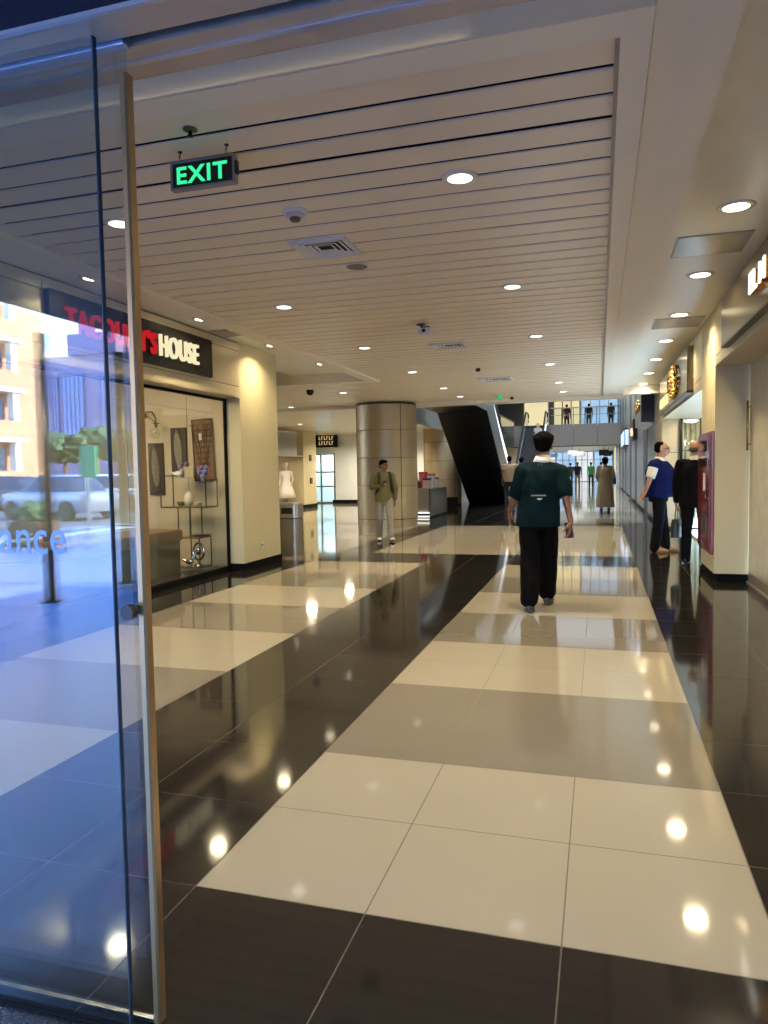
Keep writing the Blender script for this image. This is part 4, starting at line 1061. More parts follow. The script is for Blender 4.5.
# lower corridor beyond the bridge
sbox('ceiling_far_corridor', SOFFIT, [(-8, 1.4, 56, 76, 3.0, 3.1)], 'ceiling of the far corridor under the bridge')
sbox('wall_far_corridor', CREAMW, [(1.24, 1.34, 51, 76, 0, 3.0), (-6.3, -6.2, 50, 76, 0, 3.0)], 'cream side walls of the far corridor')
for i, (x0, x1, m_, l) in enumerate(((-6.1, -4.2, WHITEL, 'white'), (-4.1, -2.3, BLUEL, 'blue'), (-2.2, -0.6, WHITEL, 'white'), (-0.5, 1.2, BLUEL, 'blue'))):
    front(x0, x1, 0.05, 2.9, 74.0, m_, '%s %s bright shop front at the very end of the far corridor' % (ordinal(i), l), 3, 'lit shop fronts at the corridor end')
t = thing('lightbox', 'tall cream lit panel at the corridor corner under the bridge', 'lit panel', (1.1, 52, 0)); MB().box(-0.02, 0.1, -0.9, 6.5, 0.05, 2.8).obj('pane', CREAML, t); MB().box(-0.06, 0.12, -0.95, -0.9, 0, 2.85).obj('frame', STEEL, t)
for i in range(4):
    for j, x_ in enumerate((-4.5, -2.0, 0.3)):
        t = thing('hanging_sign', 'small %s panel hung from the far corridor ceiling, row %s' % (['blue', 'white', 'dark'][j], ordinal(i)), 'hanging sign', (x_ + 0.4 * (i % 2), 57.5 + i * 4, 2.55), 'panels hung in the far corridor')
        MB().box(-0.35, 0.35, -0.04, 0.04, -0.16, 0.16, bevel=0.01).obj('panel', [mat('hang_blue', lin(120, 160, 220), 0.4), WHITEP, DARKM][j], t); MB().tube([(0, 0, 0.16), (0, 0, 0.45)], 0.015, 6).obj('hanger', DARKM, t)
area_lamp('far_corridor_lamp', (-2, 62, 2.9), 4.0, 260, (0.82, 0.92, 1.0), (0, 0, -1), 170, 14)
area_lamp('bridge_soffit_lamp', (-2, 53, 2.85), 4.0, 60, (0.9, 0.95, 1.0), (0, 0, -1), 170, 3)

# ------------------------------------------------------------------ escalators
ESCD = mat('escalator_black', (0.006, 0.005, 0.005, 1), 0.35, var=0.2)
ESCG = glass('escalator_glass', (0.80, 0.86, 0.90), 0.10)
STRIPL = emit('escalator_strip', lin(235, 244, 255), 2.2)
def escalator(name, label, x0, x1, y_low, z_top, direction, name_strip=False):
    """rises from the floor at y_low towards direction*y at thirty degrees"""
    tn = math.tan(math.radians(30)); D = direction
    run = z_top / tn
    t = thing(name, label, 'escalator', ((x0 + x1) / 2, y_low, 0)); off = t.location
    Y = lambda s: y_low + D * s
    th = 0.95
    s0 = (0.95 - 0.0) / tn
    prof = [(Y(-1.6), 0.0), (Y(-1.6), 0.12), (Y(0), 0.12), (Y(run), z_top), (Y(run + 3.0), z_top), (Y(run + 3.0), z_top - th), (Y(run + 0.35), z_top - th), (Y(s0 + 0.10), 0.0)]
    mb = MB(off); mb.prism(prof, 'x', x0 + 0.02, x1 - 0.02); mb.obj('truss', ESCD, t)
    for xx, nm in ((x0, 'side_cladding'), (x1 - 0.02, 'side_cladding')):
        mb = MB(off); mb.prism(prof, 'x', xx, xx + 0.02); mb.obj(nm, CLAD2, t)
    mb = MB(off); n = int(run / 0.4)
    for i in range(n):
        a_ = Y(i * 0.4); b_ = Y((i + 1) * 0.4); mb.box(x0 + 0.22, x1 - 0.22, min(a_, b_), max(a_, b_), i * 0.4 * tn + 0.10, (i + 1) * 0.4 * tn + 0.10)
    mb.obj('steps', mat('step_metal', lin(60, 60, 62), 0.4, 0.6), t)
    for xx in (x0 + 0.12, x1 - 0.12):
        g_ = [(Y(-1.3), 0.15), (Y(0), 0.15), (Y(run), z_top + 0.03), (Y(run + 1.6), z_top + 0.03), (Y(run + 1.6), z_top + 0.85), (Y(run), z_top + 0.9), (Y(0), 1.02), (Y(-1.3), 0.95)]
        mb = MB(off); mb.prism(g_, 'x', xx - 0.008, xx + 0.008); b_o = mb.obj('balustrade', ESCG, t)
        P = [(xx, Y(-1.0), 0.30), (xx, Y(-1.45), 0.45), (xx, Y(-1.5), 0.75), (xx, Y(-1.2), 0.97), (xx, Y(0), 1.04), (xx, Y(run), z_top + 0.92), (xx, Y(run + 1.4), z_top + 0.92), (xx, Y(run + 1.75), z_top + 0.7), (xx, Y(run + 1.6), z_top + 0.35)]
        mb = MB(off); mb.tube(P, 0.05, 8); mb.obj('handrail', mat('handrail_grey', lin(70, 72, 78), 0.3), b_o, True)
        q = 0.055
        if name_strip: continue
        mb = MB(off)
        mb.prism([(Y(-0.2), 0.13), (Y(run), z_top + 0.02), (Y(run), z_top + 0.02 + q * 1.6), (Y(-0.2), 0.13 + q * 1.6)], 'x', xx + (0.02 if xx > (x0 + x1) / 2 else -0.05), xx + (0.05 if xx > (x0 + x1) / 2 else -0.02)); mb.obj('bright_strip', STRIPL, t)
    return t
t = escalator('escalator', 'escalator with a black underside rising towards the entrance side of the atrium', -5.10, -3.45, 30.95, 4.20, -1, True)
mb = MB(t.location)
for xx in (-5.05, -3.52): mb.prism([(24.6, 3.60), (31.3, 0.62), (31.3, 0.76), (24.6, 3.76)], 'x', xx, xx + 0.05)  # emissive line laid along the balustrade, not parallel to the steps
mb.obj('bright_strip', STRIPL, t)
escalator('escalator', 'far escalator rising to the bridge behind the green shirted man', -4.75, -3.25, 41.3, 4.15, 1)

# ------------------------------------------------------------------ outside the entrance (seen mirrored in the glass)
PAVE = mat('pavement', lin(118, 140, 176), 0.35, var=0.08, scale=0.8)
ROAD = mat('asphalt', lin(92, 94, 100), 0.8, var=0.15, scale=1.0)
mb = MB(); mb.box(-14, 6, -14, 1.30, -0.12, -0.003); struct(mb, 'pavement', PAVE, 'grey pavement outside the entrance')
mb = MB(); mb.box(-120, 40, -120, -14, -0.14, -0.02); mb.box(-120, -14, -14, 1.3, -0.14, -0.02); struct(mb, 'road', ROAD, 'asphalt street outside the mall')
sbox('entrance_canopy', mat('canopy_dark', lin(34, 31, 28), 0.7), [(-4.62, 3.2, -3.7, 1.38, 2.80, 2.95)], 'dark canopy over the entrance')
sbox('wall_sun_block', mat('facade_panel', lin(90, 92, 100), 0.5), [(3.0, 3.4, -6, 1.38, 0, 7.0)], 'unseen wall added outside the entrance to block the sun')  # added out of view to keep low sun from under the canopy
YM = 2.97
def outp(px, py, yv):
    p = atY(px, py, yv); return Vector((p.x, YM - p.y, p.z))
for px, yv in ((45, 6.6), (119, 7.9)):
    p = outp(px, 440, yv)
    t = thing('canopy_post', 'slim dark post standing outside the entrance canopy, %s' % ('nearer the pavement edge' if px > 60 else 'nearer the doors'), 'post', (p.x, p.y, 0), 'posts of the entrance canopy')
    MB().lathe((0, 0, 0), [(0.06, 0), (0.06, 2.95)], 14).obj('shaft', DARKM, t, True); MB().lathe((0, 0, 0), [(0.11, 0), (0.11, 0.02)], 14).obj('foot_plate', DARKM, t)
BRICK = mat('apartment_render', lin(214, 158, 124), 0.8, var=0.08); BALC = mat('balcony_white', lin(232, 222, 206), 0.7); WINB = mat('window_dark', lin(70, 86, 110), 0.1, spec=0.8)
ax1 = -30.4
t = thing('apartment_building', 'sunlit apartment block with rows of balconies reflected in the entrance glass', 'building', (-36, -34, 0)); off = t.location
MB(off).box(-46, ax1 - 1.0, -32.5, -29.2, 0, 10.8).obj('walls', BRICK, t)
for f in range(4):
    z = 0.6 + 2.7 * f
    MB(off).box(-46, ax1, -30.0, -27.4, z, z + 0.25).obj('balcony', BALC, t)
    MB(off).box(-46, ax1, -27.5, -27.35, z + 0.25, z + 1.15).box(ax1 - 0.1, ax1, -30, -27.4, z + 0.25, z + 1.15).obj('parapet', BRICK, t)
    for k in range(4): MB(off).box(-33 - k * 3.4, -31.2 - k * 3.4, -29.25, -29.15, z + 0.4, z + 2.4).obj('window', WINB, t)
    MB(off).box(ax1 - 0.5, ax1 - 0.1, -29.6, -29.2, z + 0.25, z + 2.7).obj('corner_post', BALC, t)
MAUVE = mat('office_stone', lin(170, 150, 176), 0.7, var=0.06); CURTW = mat('office_glazing', lin(120, 160, 214), 0.1, spec=0.9)
p0, p1 = outp(22, 345, 60), outp(150, 345, 60); yb = YM - 60
t = thing('office_building', 'wide mauve office block with glazed bays reflected in the entrance glass', 'building', ((p0.x + p1.x) / 2, yb - 8, 0)); off = t.location
mb = MB(off); mb.box(p0.x - 4, p1.x + 12, yb - 18, yb, 0, 13.2); mb.box(outp(55, 0, 60).x, outp(104, 0, 60).x, yb - 12, yb + 0.3, 13.2, 15.2); mb.box(outp(67, 0, 60).x, outp(84, 0, 60).x, yb - 10, yb + 0.3, 15.2, 16.6); mb.obj('walls', MAUVE, t)
for (xa_, xb_) in ((28, 42), (46, 68), (86, 104), (106, 128), (131, 150)):
    A_, B_ = outp(xa_, 0, 60).x, outp(xb_, 0, 60).x
    MB(off).box(A_, B_, yb, yb + 0.15, 5.2, 11.4).obj('window', CURTW, t)
    m_ = MB(off)
    for q in range(6): xx = A_ + (B_ - A_) * q / 5; m_.box(xx - 0.06, xx + 0.06, yb + 0.15, yb + 0.25, 5.2, 11.4)
    for q in range(4): m_.box(A_, B_, yb + 0.15, yb + 0.22, 5.2 + q * 2.03, 5.32 + q * 2.03)
    m_.obj('window_frame', MAUVE, t)
MB(off).box(p0.x - 4, p1.x + 12, yb, yb + 1.2, 4.2, 4.8).obj('ledge', BALC, t)
t = thing('green_sign', 'green street sign on a post reflected in the entrance glass', 'sign', tuple(outp(88.5, 500, 15).xy) + (0,)); off = t.location
a_, b_ = outp(80, 446, 15), outp(97, 477, 15)
MB(off).box(a_.x, b_.x, a_.y - 0.03, a_.y + 0.03, b_.z, a_.z).obj('plate', mat('sign_green', lin(20, 150, 96), 0.4), t)
MB(off).lathe((off.x, off.y, 0), [(0.05, 0), (0.05, b_.z)], 10).obj('post', STEEL, t)
def car(loc, rot, m, label):
    t = thing('car', label, 'car', loc, 'cars parked outside', rot)
    mb = MB(); mb.loft([(0, 0, 0.28, 0.84, 2.10, 5), (0, 0, 0.55, 0.88, 2.18, 5), (0, 0, 0.85, 0.86, 2.12, 5), (0, -0.1, 0.92, 0.80, 1.75, 5)], 32); mb.obj('body', m, t, 'auto')
    mb = MB(); mb.loft([(0, -0.2, 0.90, 0.80, 1.45, 5), (0, -0.25, 1.38, 0.62, 0.85, 5), (0, -0.25, 1.44, 0.55, 0.72, 5)], 32); mb.obj('cabin', mat('car_glass', lin(50, 60, 74), 0.08, spec=0.8), t, 'auto')
    mb = MB(); mb.loft([(0, -0.25, 1.40, 0.62, 0.86, 5), (0, -0.25, 1.47, 0.54, 0.70, 5)], 32); mb.obj('roof', m, t, 'auto')
    for sx in (-0.82, 0.82):
        for sy in (-1.3, 1.3): MB().lathe((sx - 0.09, sy, 0.32), [(0.32, 0), (0.33, 0.05), (0.33, 0.15), (0.30, 0.18)], 18, 'x').obj('wheel', BLACKP, t, 'auto')
    for sx in (-0.6, 0.6): MB().box(sx - 0.15, sx + 0.15, 2.06, 2.14, 0.6, 0.74).obj('headlamp', WHITEP, t)
CW = mat('car_white', lin(225, 228, 232), 0.2, coat=0.5); CS = mat('car_silver', lin(170, 178, 190), 0.25, 0.6); CDK = mat('car_dark', lin(40, 48, 66), 0.2, coat=0.5)
for px, yv, r_, m_, l in ((60, 20, 1.75, CS, 'silver car nearest the green street sign'), (112, 24.5, 1.45, CW, 'white car parked beyond the green street sign'), (8, 25.5, 1.6, CDK, 'dark car parked below the apartment block'), (140, 29, 1.6, CW, 'white car parked behind the first row'), (80, 33, 1.5, CW, 'white car farthest from the entrance')):
    p = outp(px, 500, yv); car((p.x, p.y, -0.02), r_, m_, l)
LEAF = mat('leaf_green', lin(62, 92, 58), 0.7, var=0.4, scale=3); BARK = mat('bark', lin(104, 84, 64), 0.9, var=0.2, scale=8)
def blob(c, r, seed, squash=0.75):
    b = bmesh.new(); bmesh.ops.create_icosphere(b, subdivisions=3, radius=1.0)
    for v_ in b.verts:
        d = v_.co.normalized(); k = 1 + 0.35 * noise.noise(d * 2.2 + Vector((seed, 0, 0))) + 0.22 * noise.noise(d * 6 + Vector((seed, 3, 0)))
        v_.co = Vector((d.x * r * k, d.y * r * k, d.z * r * squash * k)) + Vector(c)
    return b
for i, (px, yv, h_) in enumerate(((34, 37, 4.6), (66, 41, 4.4), (98, 39, 4.6), (124, 37, 4.2))):
    p = outp(px, 480, yv)
    t = thing('street_tree', '%s street tree along from the apartment block' % ordinal(i), 'tree', (p.x, p.y, -0.02), 'street trees outside')
    MB().lathe((0, 0, 0), [(0.2, 0), (0.14, 1.0), (0.12, h_ * 0.6)], 10).obj('trunk', BARK, t, True)
    m_ = MB()
    for q in range(3): m_.add(blob((random.uniform(-.8, .8), random.uniform(-.6, .6), h_ * 0.75 + random.uniform(-.2, .3)), 1.1, i * 7 + q))
    m_.obj('crown', LEAF, t)
p = outp(34, 512, 12)
t = thing('planter', 'brown planter box with a shrub outside the entrance', 'planter', (p.x, p.y, 0))
MB().box(-0.38, 0.38, -0.3, 0.3, 0, 0.5, bevel=0.03).obj('box', mat('planter_brown', lin(92, 64, 40), 0.8, var=0.3, scale=12), t)
m_ = MB(); m_.add(blob((0, 0, 0.66), 0.32, 3)); m_.obj('shrub', LEAF, t)

# ------------------------------------------------------------------ people
def remesh(mb, voxel, smooth=2, wrinkle=0.0, wscale=14.0, seed=0.0, stretch=(1, 1, 1)):
    me = bpy.data.meshes.new('tmp'); bmesh.ops.recalc_face_normals(mb.bm, faces=mb.bm.faces[:]); mb.bm.to_mesh(me); mb.bm.free()
    o = bpy.data.objects.new('tmp', me); COL.objects.link(o)
    r = o.modifiers.new('r', 'REMESH'); r.mode = 'VOXEL'; r.voxel_size = voxel; r.use_smooth_shade = True
    s = o.modifiers.new('s', 'SMOOTH'); s.iterations = smooth; s.factor = 0.5
    dg = bpy.context.evaluated_depsgraph_get(); dg.update()
    out = bpy.data.meshes.new_from_object(o.evaluated_get(dg))
    bpy.data.objects.remove(o); bpy.data.meshes.remove(me)
    if wrinkle:
        out.update()
        nn = [v.normal.copy() for v in out.vertices]
        for v, n_ in zip(out.vertices, nn):
            p = Vector((v.co.x * stretch[0], v.co.y * stretch[1], v.co.z * stretch[2])) * wscale + Vector((seed, seed * 2, 0))
            v.co += n_ * wrinkle * (noise.noise(p) + 0.5 * noise.noise(p * 2.1))
    for p in out.polygons: p.use_smooth = True
    return out


def hand(mb, w_, d, n_, side, curl=0.5, s=1.0, thick=1.0):
    """w_ wrist, d direction of the fingers, n_ palm normal, side thumb direction; all unit vectors"""
    w_, d, n_ = Vector(w_), Vector(d).normalized(), Vector(n_)
    n_ = (n_ - d * n_.dot(d)).normalized(); t_ = d.cross(n_).normalized() * side
    mb.cap(w_ - d * 0.03, w_ + d * 0.02, 0.026 * s, 0.026 * s)
    L = (0.90, 1.0, 0.93, 0.74)
    for i in range(4):
        o_ = t_ * (0.030 - 0.020 * i) * s
        k = w_ + d * (0.092 - 0.004 * abs(i - 1.3)) * s + o_ * 1.08
        mb.cap(w_ + d * 0.012 * s + o_ * 0.75, k, 0.0145 * s, 0.0115 * s, 8)
        p = k; ang = 0.35 * curl
        for ln, r0_, r1_ in ((0.042, 0.0098, 0.0088), (0.026, 0.0088, 0.0080), (0.022, 0.0080, 0.0066)):
            dd = d * math.cos(ang) + n_ * math.sin(ang)
            q = p + dd * ln * L[i] * s; mb.cap(p, q, r0_ * s * thick, r1_ * s * thick, 8); p = q; ang += 0.75 * curl
    b0 = w_ + d * 0.022 * s + t_ * 0.026 * s
    b1 = b0 + (d * 0.62 + t_ * 0.60 + n_ * 0.35).normalized() * 0.042 * s
    b2 = b1 + (d * 0.88 + t_ * 0.18 + n_ * (0.3 + 0.4 * curl)).normalized() * 0.032 * s
    b3 = b2 + (d * 0.92 - t_ * 0.05 + n_ * (0.3 + 0.5 * curl)).normalized() * 0.024 * s
    mb.cap(b0, b1, 0.0155 * s, 0.012 * s, 8); mb.cap(b1, b2, 0.0115 * s, 0.0098 * s, 8); mb.cap(b2, b3, 0.0098 * s, 0.0075 * s, 8)


SKIN = {'tan': mat('skin_tan', lin(140, 94, 68), 0.55, var=0.05, scale=9), 'light': mat('skin_light', lin(172, 124, 96), 0.5, var=0.05, scale=9), 'brown': mat('skin_brown', lin(112, 76, 56), 0.5, var=0.05, scale=9)}
HAIRB = mat('hair_black', (0.002, 0.0018, 0.0016, 1), 0.8, var=0.3, scale=60, bump=0.5, bscale=90, spec=0.05)
EYEW = mat('eye_dark', (0.02, 0.015, 0.012, 1), 0.2); LIPM = mat('lip_skin', lin(128, 74, 64), 0.5)

J0 = dict(pelvis=(0, 0, .95), waist=(0, 0, 1.10), chest=(0, 0.0, 1.30), neck=(0, -0.01, 1.475), head=(0, 0.015, 1.625),
          sL=(-.185, 0, 1.42), eL=(-.235, -.03, 1.13), wL=(-.245, .04, .88), sR=(.185, 0, 1.42), eR=(.235, -.03, 1.13), wR=(.245, .04, .88),
          hL=(-.095, 0, .92), kL=(-.105, .03, .50), aL=(-.11, -.01, .085), hR=(.095, 0, .92), kR=(.105, .03, .50), aR=(.11, -.01, .085))


class Person:
    def __init__(s, label, loc, rot=0.0, scale=1.0, skin='tan', voxel=0.011, build=1.0, depth=1.0, **joints):
        s.t = thing('person', label, 'person', loc, None, rot); s.t.scale = (scale, scale, scale)
        s.J = {k: Vector(v) for k, v in J0.items()}
        for k, v in joints.items(): s.J[k] = Vector(v)
        s.skin = SKIN[skin]; s.vx = voxel; s.b = build; s.d = depth; s.toe = {'L': (0, 1, 0), 'R': (0, 1, 0)}

    def at(s, a, b, f): return s.J[a].lerp(s.J[b], f)

    def body(s, look=0.0, nod=0.0, curlL=0.55, curlR=0.55, dirL=None, dirR=None, nL=None, nR=None, face=True, sideL=1, sideR=-1):
        J = s.J; mb = MB()
        mb.loft([(J['pelvis'].x, J['pelvis'].y, .84, .13, .10), (J['pelvis'].x, J['pelvis'].y, .95, .155, .11), (J['waist'].x, J['waist'].y, 1.10, .135, .095), (J['chest'].x, J['chest'].y, 1.30, .16, .105), (J['chest'].x, J['chest'].y, 1.41, .15, .09), (J['neck'].x, J['neck'].y, 1.47, .07, .06)], 20)
        mb.cap(J['neck'] - Vector((0, 0, .06)), J['head'] - Vector((0, .012, .05)), .060, .056)
        for q in 'LR':
            mb.cap(J['chest'] + Vector((0, 0, .10)), J['s' + q], .06, .055); mb.cap(J['s' + q], J['e' + q], .052, .040); mb.cap(J['e' + q], J['w' + q], .040, .027)
            mb.cap(J['h' + q], J['k' + q], .082, .056); mb.cap(J['k' + q], J['a' + q], .054, .038); mb.cap(J['a' + q], J['a' + q] + Vector(s.toe[q]) * .13 + Vector((0, 0, -.045)), .038, .03)
        for q, cu, dd, nn, sd in (('L', curlL, dirL, nL, sideL), ('R', curlR, dirR, nR, sideR)):
            d = Vector(dd) if dd else (J['w' + q] - J['e' + q]).normalized()
            n_ = Vector(nn) if nn else Vector((1 if q == 'L' else -1, 0, 0))
            hand(mb, J['w' + q], d, n_, sd, cu, thick=1.0 if s.vx < 0.009 else 1.25)
        R = Matrix.Rotation(look, 3, 'Z') @ Matrix.Rotation(nod, 3, 'X'); s.R = R; H = J['head']
        def E(p, rx, ry, rz, n=16): mb.ell(H + R @ Vector(p), rx, ry, rz, R, n, 10)
        E((0, -.008, .028), .077, .096, .088); E((0, .022, -.030), .062, .075, .075); E((0, .042, -.078), .040, .042, .036)
        E((0, .085, .030), .058, .018, .018); E((0, .104, -.014), .012, .016, .028); E((0, .113, -.032), .017, .014, .011)
        for sx in (-1, 1):
            E((sx * .078, -.008, -.010), .012, .022, .034, 10); E((sx * .040, .066, -.028), .022, .02, .02)
        E((0, .092, -.062), .026, .012, .012)
        me = remesh(mb, s.vx * 0.62 if s.vx < 0.01 else s.vx * 0.8, 2)
        link('body', me, s.skin, s.t, True)
        if face:
            for sx in (-1, 1): mb2 = MB(); mb2.ell(H + R @ Vector((sx * .031, .090, .006)), .013, .008, .007, R, 10, 6); mb2.obj('eye', EYEW, s.t, True)
            mb2 = MB(); mb2.ell(H + R @ Vector((0, .101, -.062)), .023, .006, .007, R, 10, 6); mb2.obj('mouth', LIPM, s.t, True)
            mb2 = MB()
            for sx in (-1, 1): mb2.ell(H + R @ Vector((sx * .031, .098, .030)), .018, .006, .005, R, 8, 5)
            mb2.obj('eyebrows', HAIRB, s.t, True)
        return s

    def hair(s, kind='short', m=None):
        H, R = s.J['head'], s.R; mb = MB()
        def E(p, rx, ry, rz): mb.ell(H + R @ Vector(p), rx, ry, rz, R, 20, 12)
        if kind == 'short':
            E((0, -.022, .048), .088, .100, .083); E((0, -.052, .0), .078, .062, .075); E((0, .05, .085), .06, .045, .03)
        elif kind == 'cap':
            E((0, -.018, .050), .096, .108, .090); E((0, -.048, .004), .084, .072, .075); E((.05, .03, .075), .05, .06, .045); E((-.05, .03, .075), .05, .06, .045)
        elif kind == 'balding':
            E((0, -.045, .008), .088, .080, .072); E((0, -.032, .060), .079, .088, .064)
        elif kind == 'fringe':
            E((0, -.055, -.008), .082, .058, .045)
        elif kind == 'bun':
            E((0, -.02, .040), .100, .108, .092); E((0, -.055, -.02), .10, .07, .095); E((0, -.10, .045), .05, .045, .05)
        elif kind == 'scarf':
            E((0, -.015, .02), .100, .112, .125); E((0, -.03, -.08), .11, .10, .10)
        me = remesh(mb, 0.008 if s.vx < .009 else .012, 2, 0.004, 45.0, 1.0)
        link('hair' if kind != 'scarf' else 'headscarf', me, m or HAIRB, s.t, True); return s

    def sleeve(s, mb, a, b, ra, rb):
        a = Vector(a); b = Vector(b); d = (b - a).normalized(); mb.ell(a, ra, ra, ra, None, 14, 9)
        x = d.cross(Vector((0.13, 0.95, 0.2))).normalized(); y = d.cross(x); n = 18
        R = [[mb.v(p + r * (math.cos(2 * math.pi * k / n) * x + math.sin(2 * math.pi * k / n) * y)) for k in range(n)] for p, r in ((a, ra), (b, rb))]
        for i in range(n): mb._f([R[0][i], R[0][(i + 1) % n], R[1][(i + 1) % n], R[1][i]])
        mb._f(R[0][::-1]); mb._f(R[1])

    def top(s, m, hem=.80, sleeve=0.9, rs=.062, rc=.052, wid=.19, dep=.125, hemw=None, belly=0.0, flare=0.0, name='shirt', neckh=1.475, wr=0.007, shw=None, cuffflare=0.0):
        J = s.J; mb = MB(); c = J['chest']; p = J['pelvis']; b = s.b; hw = hemw or wid
        wst = J['waist']
        R = [(p.x, p.y, hem, hw * b + flare, dep * b * s.d * 1.0 + flare), (p.x, p.y + belly * .4, (hem + 1.02) / 2, (hw * .6 + wid * .4) * b + flare * .85, dep * b * s.d * 1.02 + belly * .3 + flare * .85),
             (wst.x, wst.y + belly, 1.10, wid * .97 * b, dep * b * s.d * 1.0 + belly * .55), (c.x, c.y + belly * .35, 1.27, wid * 1.02 * b, dep * b * s.d + belly * .2), (c.x, c.y, 1.37, wid * .95 * b, dep * .93 * b), (c.x, c.y - .005, 1.43, wid * .62 * b, dep * .72 * b), (J['neck'].x, J['neck'].y, neckh, .075, .072)]
        mb.loft(R, 28)
        for q in 'LR':
            mb.cap(c + Vector((0, -.01, .10)), J['s' + q], rs * 1.05, rs * 1.05)
            if sleeve > 0:
                if sleeve <= 1: s.sleeve(mb, J['s' + q], s.at('s' + q, 'e' + q, sleeve), rs * 1.05, rc + cuffflare)
                else:
                    mb.cap(J['s' + q], J['e' + q], rs * 1.05, rc); mb.cap(J['e' + q], s.at('e' + q, 'w' + q, sleeve - 1), rc, rc * .78)
        me = remesh(mb, s.vx, 3, wr, 9.0, 3.0, (1, 1, 0.6))
        # cut the hem and the cuffs clean
        bm_ = bmesh.new(); bm_.from_mesh(me)
        bmesh.ops.bisect_plane(bm_, geom=bm_.verts[:] + bm_.edges[:] + bm_.faces[:], plane_co=(0, 0, hem + .012), plane_no=(0, 0, -1), clear_outer=True)
        bm_.to_mesh(me); bm_.free()
        s.topo = link(name, me, m, s.t, True); return s.topo

    def legs(s, m, rt=.098, rk=.074, rh=.066, end=.03, waist=1.02, hipw=.165, hipd=.125, name='trousers', wr=0.006):
        J = s.J; mb = MB(); p = J['pelvis']; b = s.b
        mb.loft([(p.x, p.y, .80, hipw * .9 * b, hipd * .9 * b), (p.x, p.y, .90, hipw * b * 1.02, hipd * b), (p.x, p.y, waist, hipw * .95 * b, hipd * .92 * b)], 24)
        for q in 'LR':
            foot = J['a' + q].copy(); foot.z = max(end + rh * .5, J['a' + q].z - .085 + end + rh * .5)
            mb.cap(J['h' + q] - Vector((0, 0, .02)), J['k' + q], rt * b, rk); mb.cap(J['k' + q], foot, rk, rh)
        me = remesh(mb, s.vx, 3, wr, 8.0, 7.0, (1, 1, 1.0))
        return link(name, me, m, s.t, True)

    def shoes(s, m, sole=None, long=.27, w_=.048):
        for q in 'LR':
            a = s.J['a' + q]; d = Vector(s.toe[q]).normalized(); up = Vector((0, 0, 1)); mb = MB()
            side = d.cross(up).normalized(); upn = side.cross(d)
            M = Matrix((side, d, upn)).transposed()
            base = a - upn * .085 * 1.0
            g_ = base + d * (long * .24) 
            mb.ell(base + d * -.015 + upn * .045, .040, .055, .045, M); mb.ell(base + d * .09 + upn * .034, w_, .11, .034, M); mb.ell(base + d * .145 + upn * .028, w_ * .95, .062, .028, M); mb.cap(base + upn * .05 - d * .01, base + upn * .10 - d * .005, .042, .046)
            link('shoe', remesh(mb, max(.007, s.vx * .7), 2), m, s.t, True)
            mb = MB(); prof = []
            for i in range(20):
                an = 2 * math.pi * i / 20; prof.append(base + d * (.065 + .142 * math.sin(an)) + side * (.047 * math.cos(an) * (1.0 if math.sin(an) > -.2 else .85)))
            A_ = [mb.v(q_ - upn * 0.0) for q_ in prof]; B_ = [mb.v(q_ + upn * .022) for q_ in prof]
            mb._f(A_[::-1]); mb._f(B_)
            for i in range(20): mb._f([A_[i], A_[(i + 1) % 20], B_[(i + 1) % 20], B_[i]])
            mb.obj('sole', sole or BLACKP, s.t)
        return s

# --- man in the green shirt, walking away
def local(P, t): return P - t.location
gl = Vector((-0.565, 7.15, 0))
def g(px, py, dy=0.0): return atY(px, py, gl.y + dy) - gl
gp = Person('man in a dark green shirt with a white collar walking away down the white tiles', gl, 0, 1.0, 'tan', 0.0085, 1.0,
            pelvis=(-.005, 0, .93), waist=(.01, 0, 1.10), chest=(.03, 0, 1.29), head=(.045, .02, 1.605), neck=(.04, -.01, 1.46),
            sL=(-.145, -.01, 1.355), eL=(-.24, .03, 1.10), wL=(-.295, .14, .965), sR=(.205, 0, 1.345), eR=(.255, -.05, 1.11), wR=(.30, -.05, .875),
            hL=(-.085, -.01, .90), kL=(-.085, -.03, .48), aL=(-.085, -.12, .09), hR=(.08, .01, .90), kR=(.075, .12, .50), aR=(.055, .30, .10))
gp.toe['L'] = (-.05, .98, .0); gp.toe['R'] = (.12, .97, -.05)
gp.body(0.0, -0.06, .45, .75, (-.12, .35, -.9), (-.02, -.05, -1), (.8, .3, 0), (-1, .25, 0), True)
gp.hair('cap')
GREEN = mat('shirt_green', lin(7, 29, 31), 0.9, var=0.10, scale=16, bump=0.15, bscale=150, spec=0.1)
gp.top(GREEN, .815, 1.0, .076, .066, .195, .14, .215, 0.0, 0.0, 'shirt', 1.465, 0.012, cuffflare=.006)
def collar(P, m, r0=.072, r1=.098, z0=1.435, z1=1.505, name='collar'):
    J = P.J; n = J['neck']; mb = MB(); N = 28
    rings = []
    for r, z, dy in ((r0 + .02, z0 - .012, 0), (r1, z0 + .004, 0), (r0, z1, .008), (r0 - .006, z1, .008), (r0 - .006, z0, 0)):
        rings.append([mb.v((n.x + r * math.cos(2 * math.pi * i / N), n.y + dy + .95 * r * math.sin(2 * math.pi * i / N), z - .012 * math.sin(2 * math.pi * i / N))) for i in range(N)])
    for k in range(len(rings) - 1):
        for i in range(N): mb._f([rings[k][i], rings[k][(i + 1) % N], rings[k + 1][(i + 1) % N], rings[k + 1][i]])
    return mb.obj(name, m, P.t, True)
WHITEC = mat('cloth_white', lin(216, 206, 192), 0.85)
collar(gp, WHITEC, .068, .100)
def decal_on(P, me_obj, pts_mb, name, m): pass
def surf_y(o, x, z, sign=-1):
    """y of the garment's back (or front) at x, z"""
    best = None
    for v in o.data.vertices:
        d = (v.co.x - x) ** 2 + (v.co.z - z) ** 2
        if v.co.y * sign > -0.02 and (best is None or d < best[0]): best = (d, v.co.y)
    return best[1]
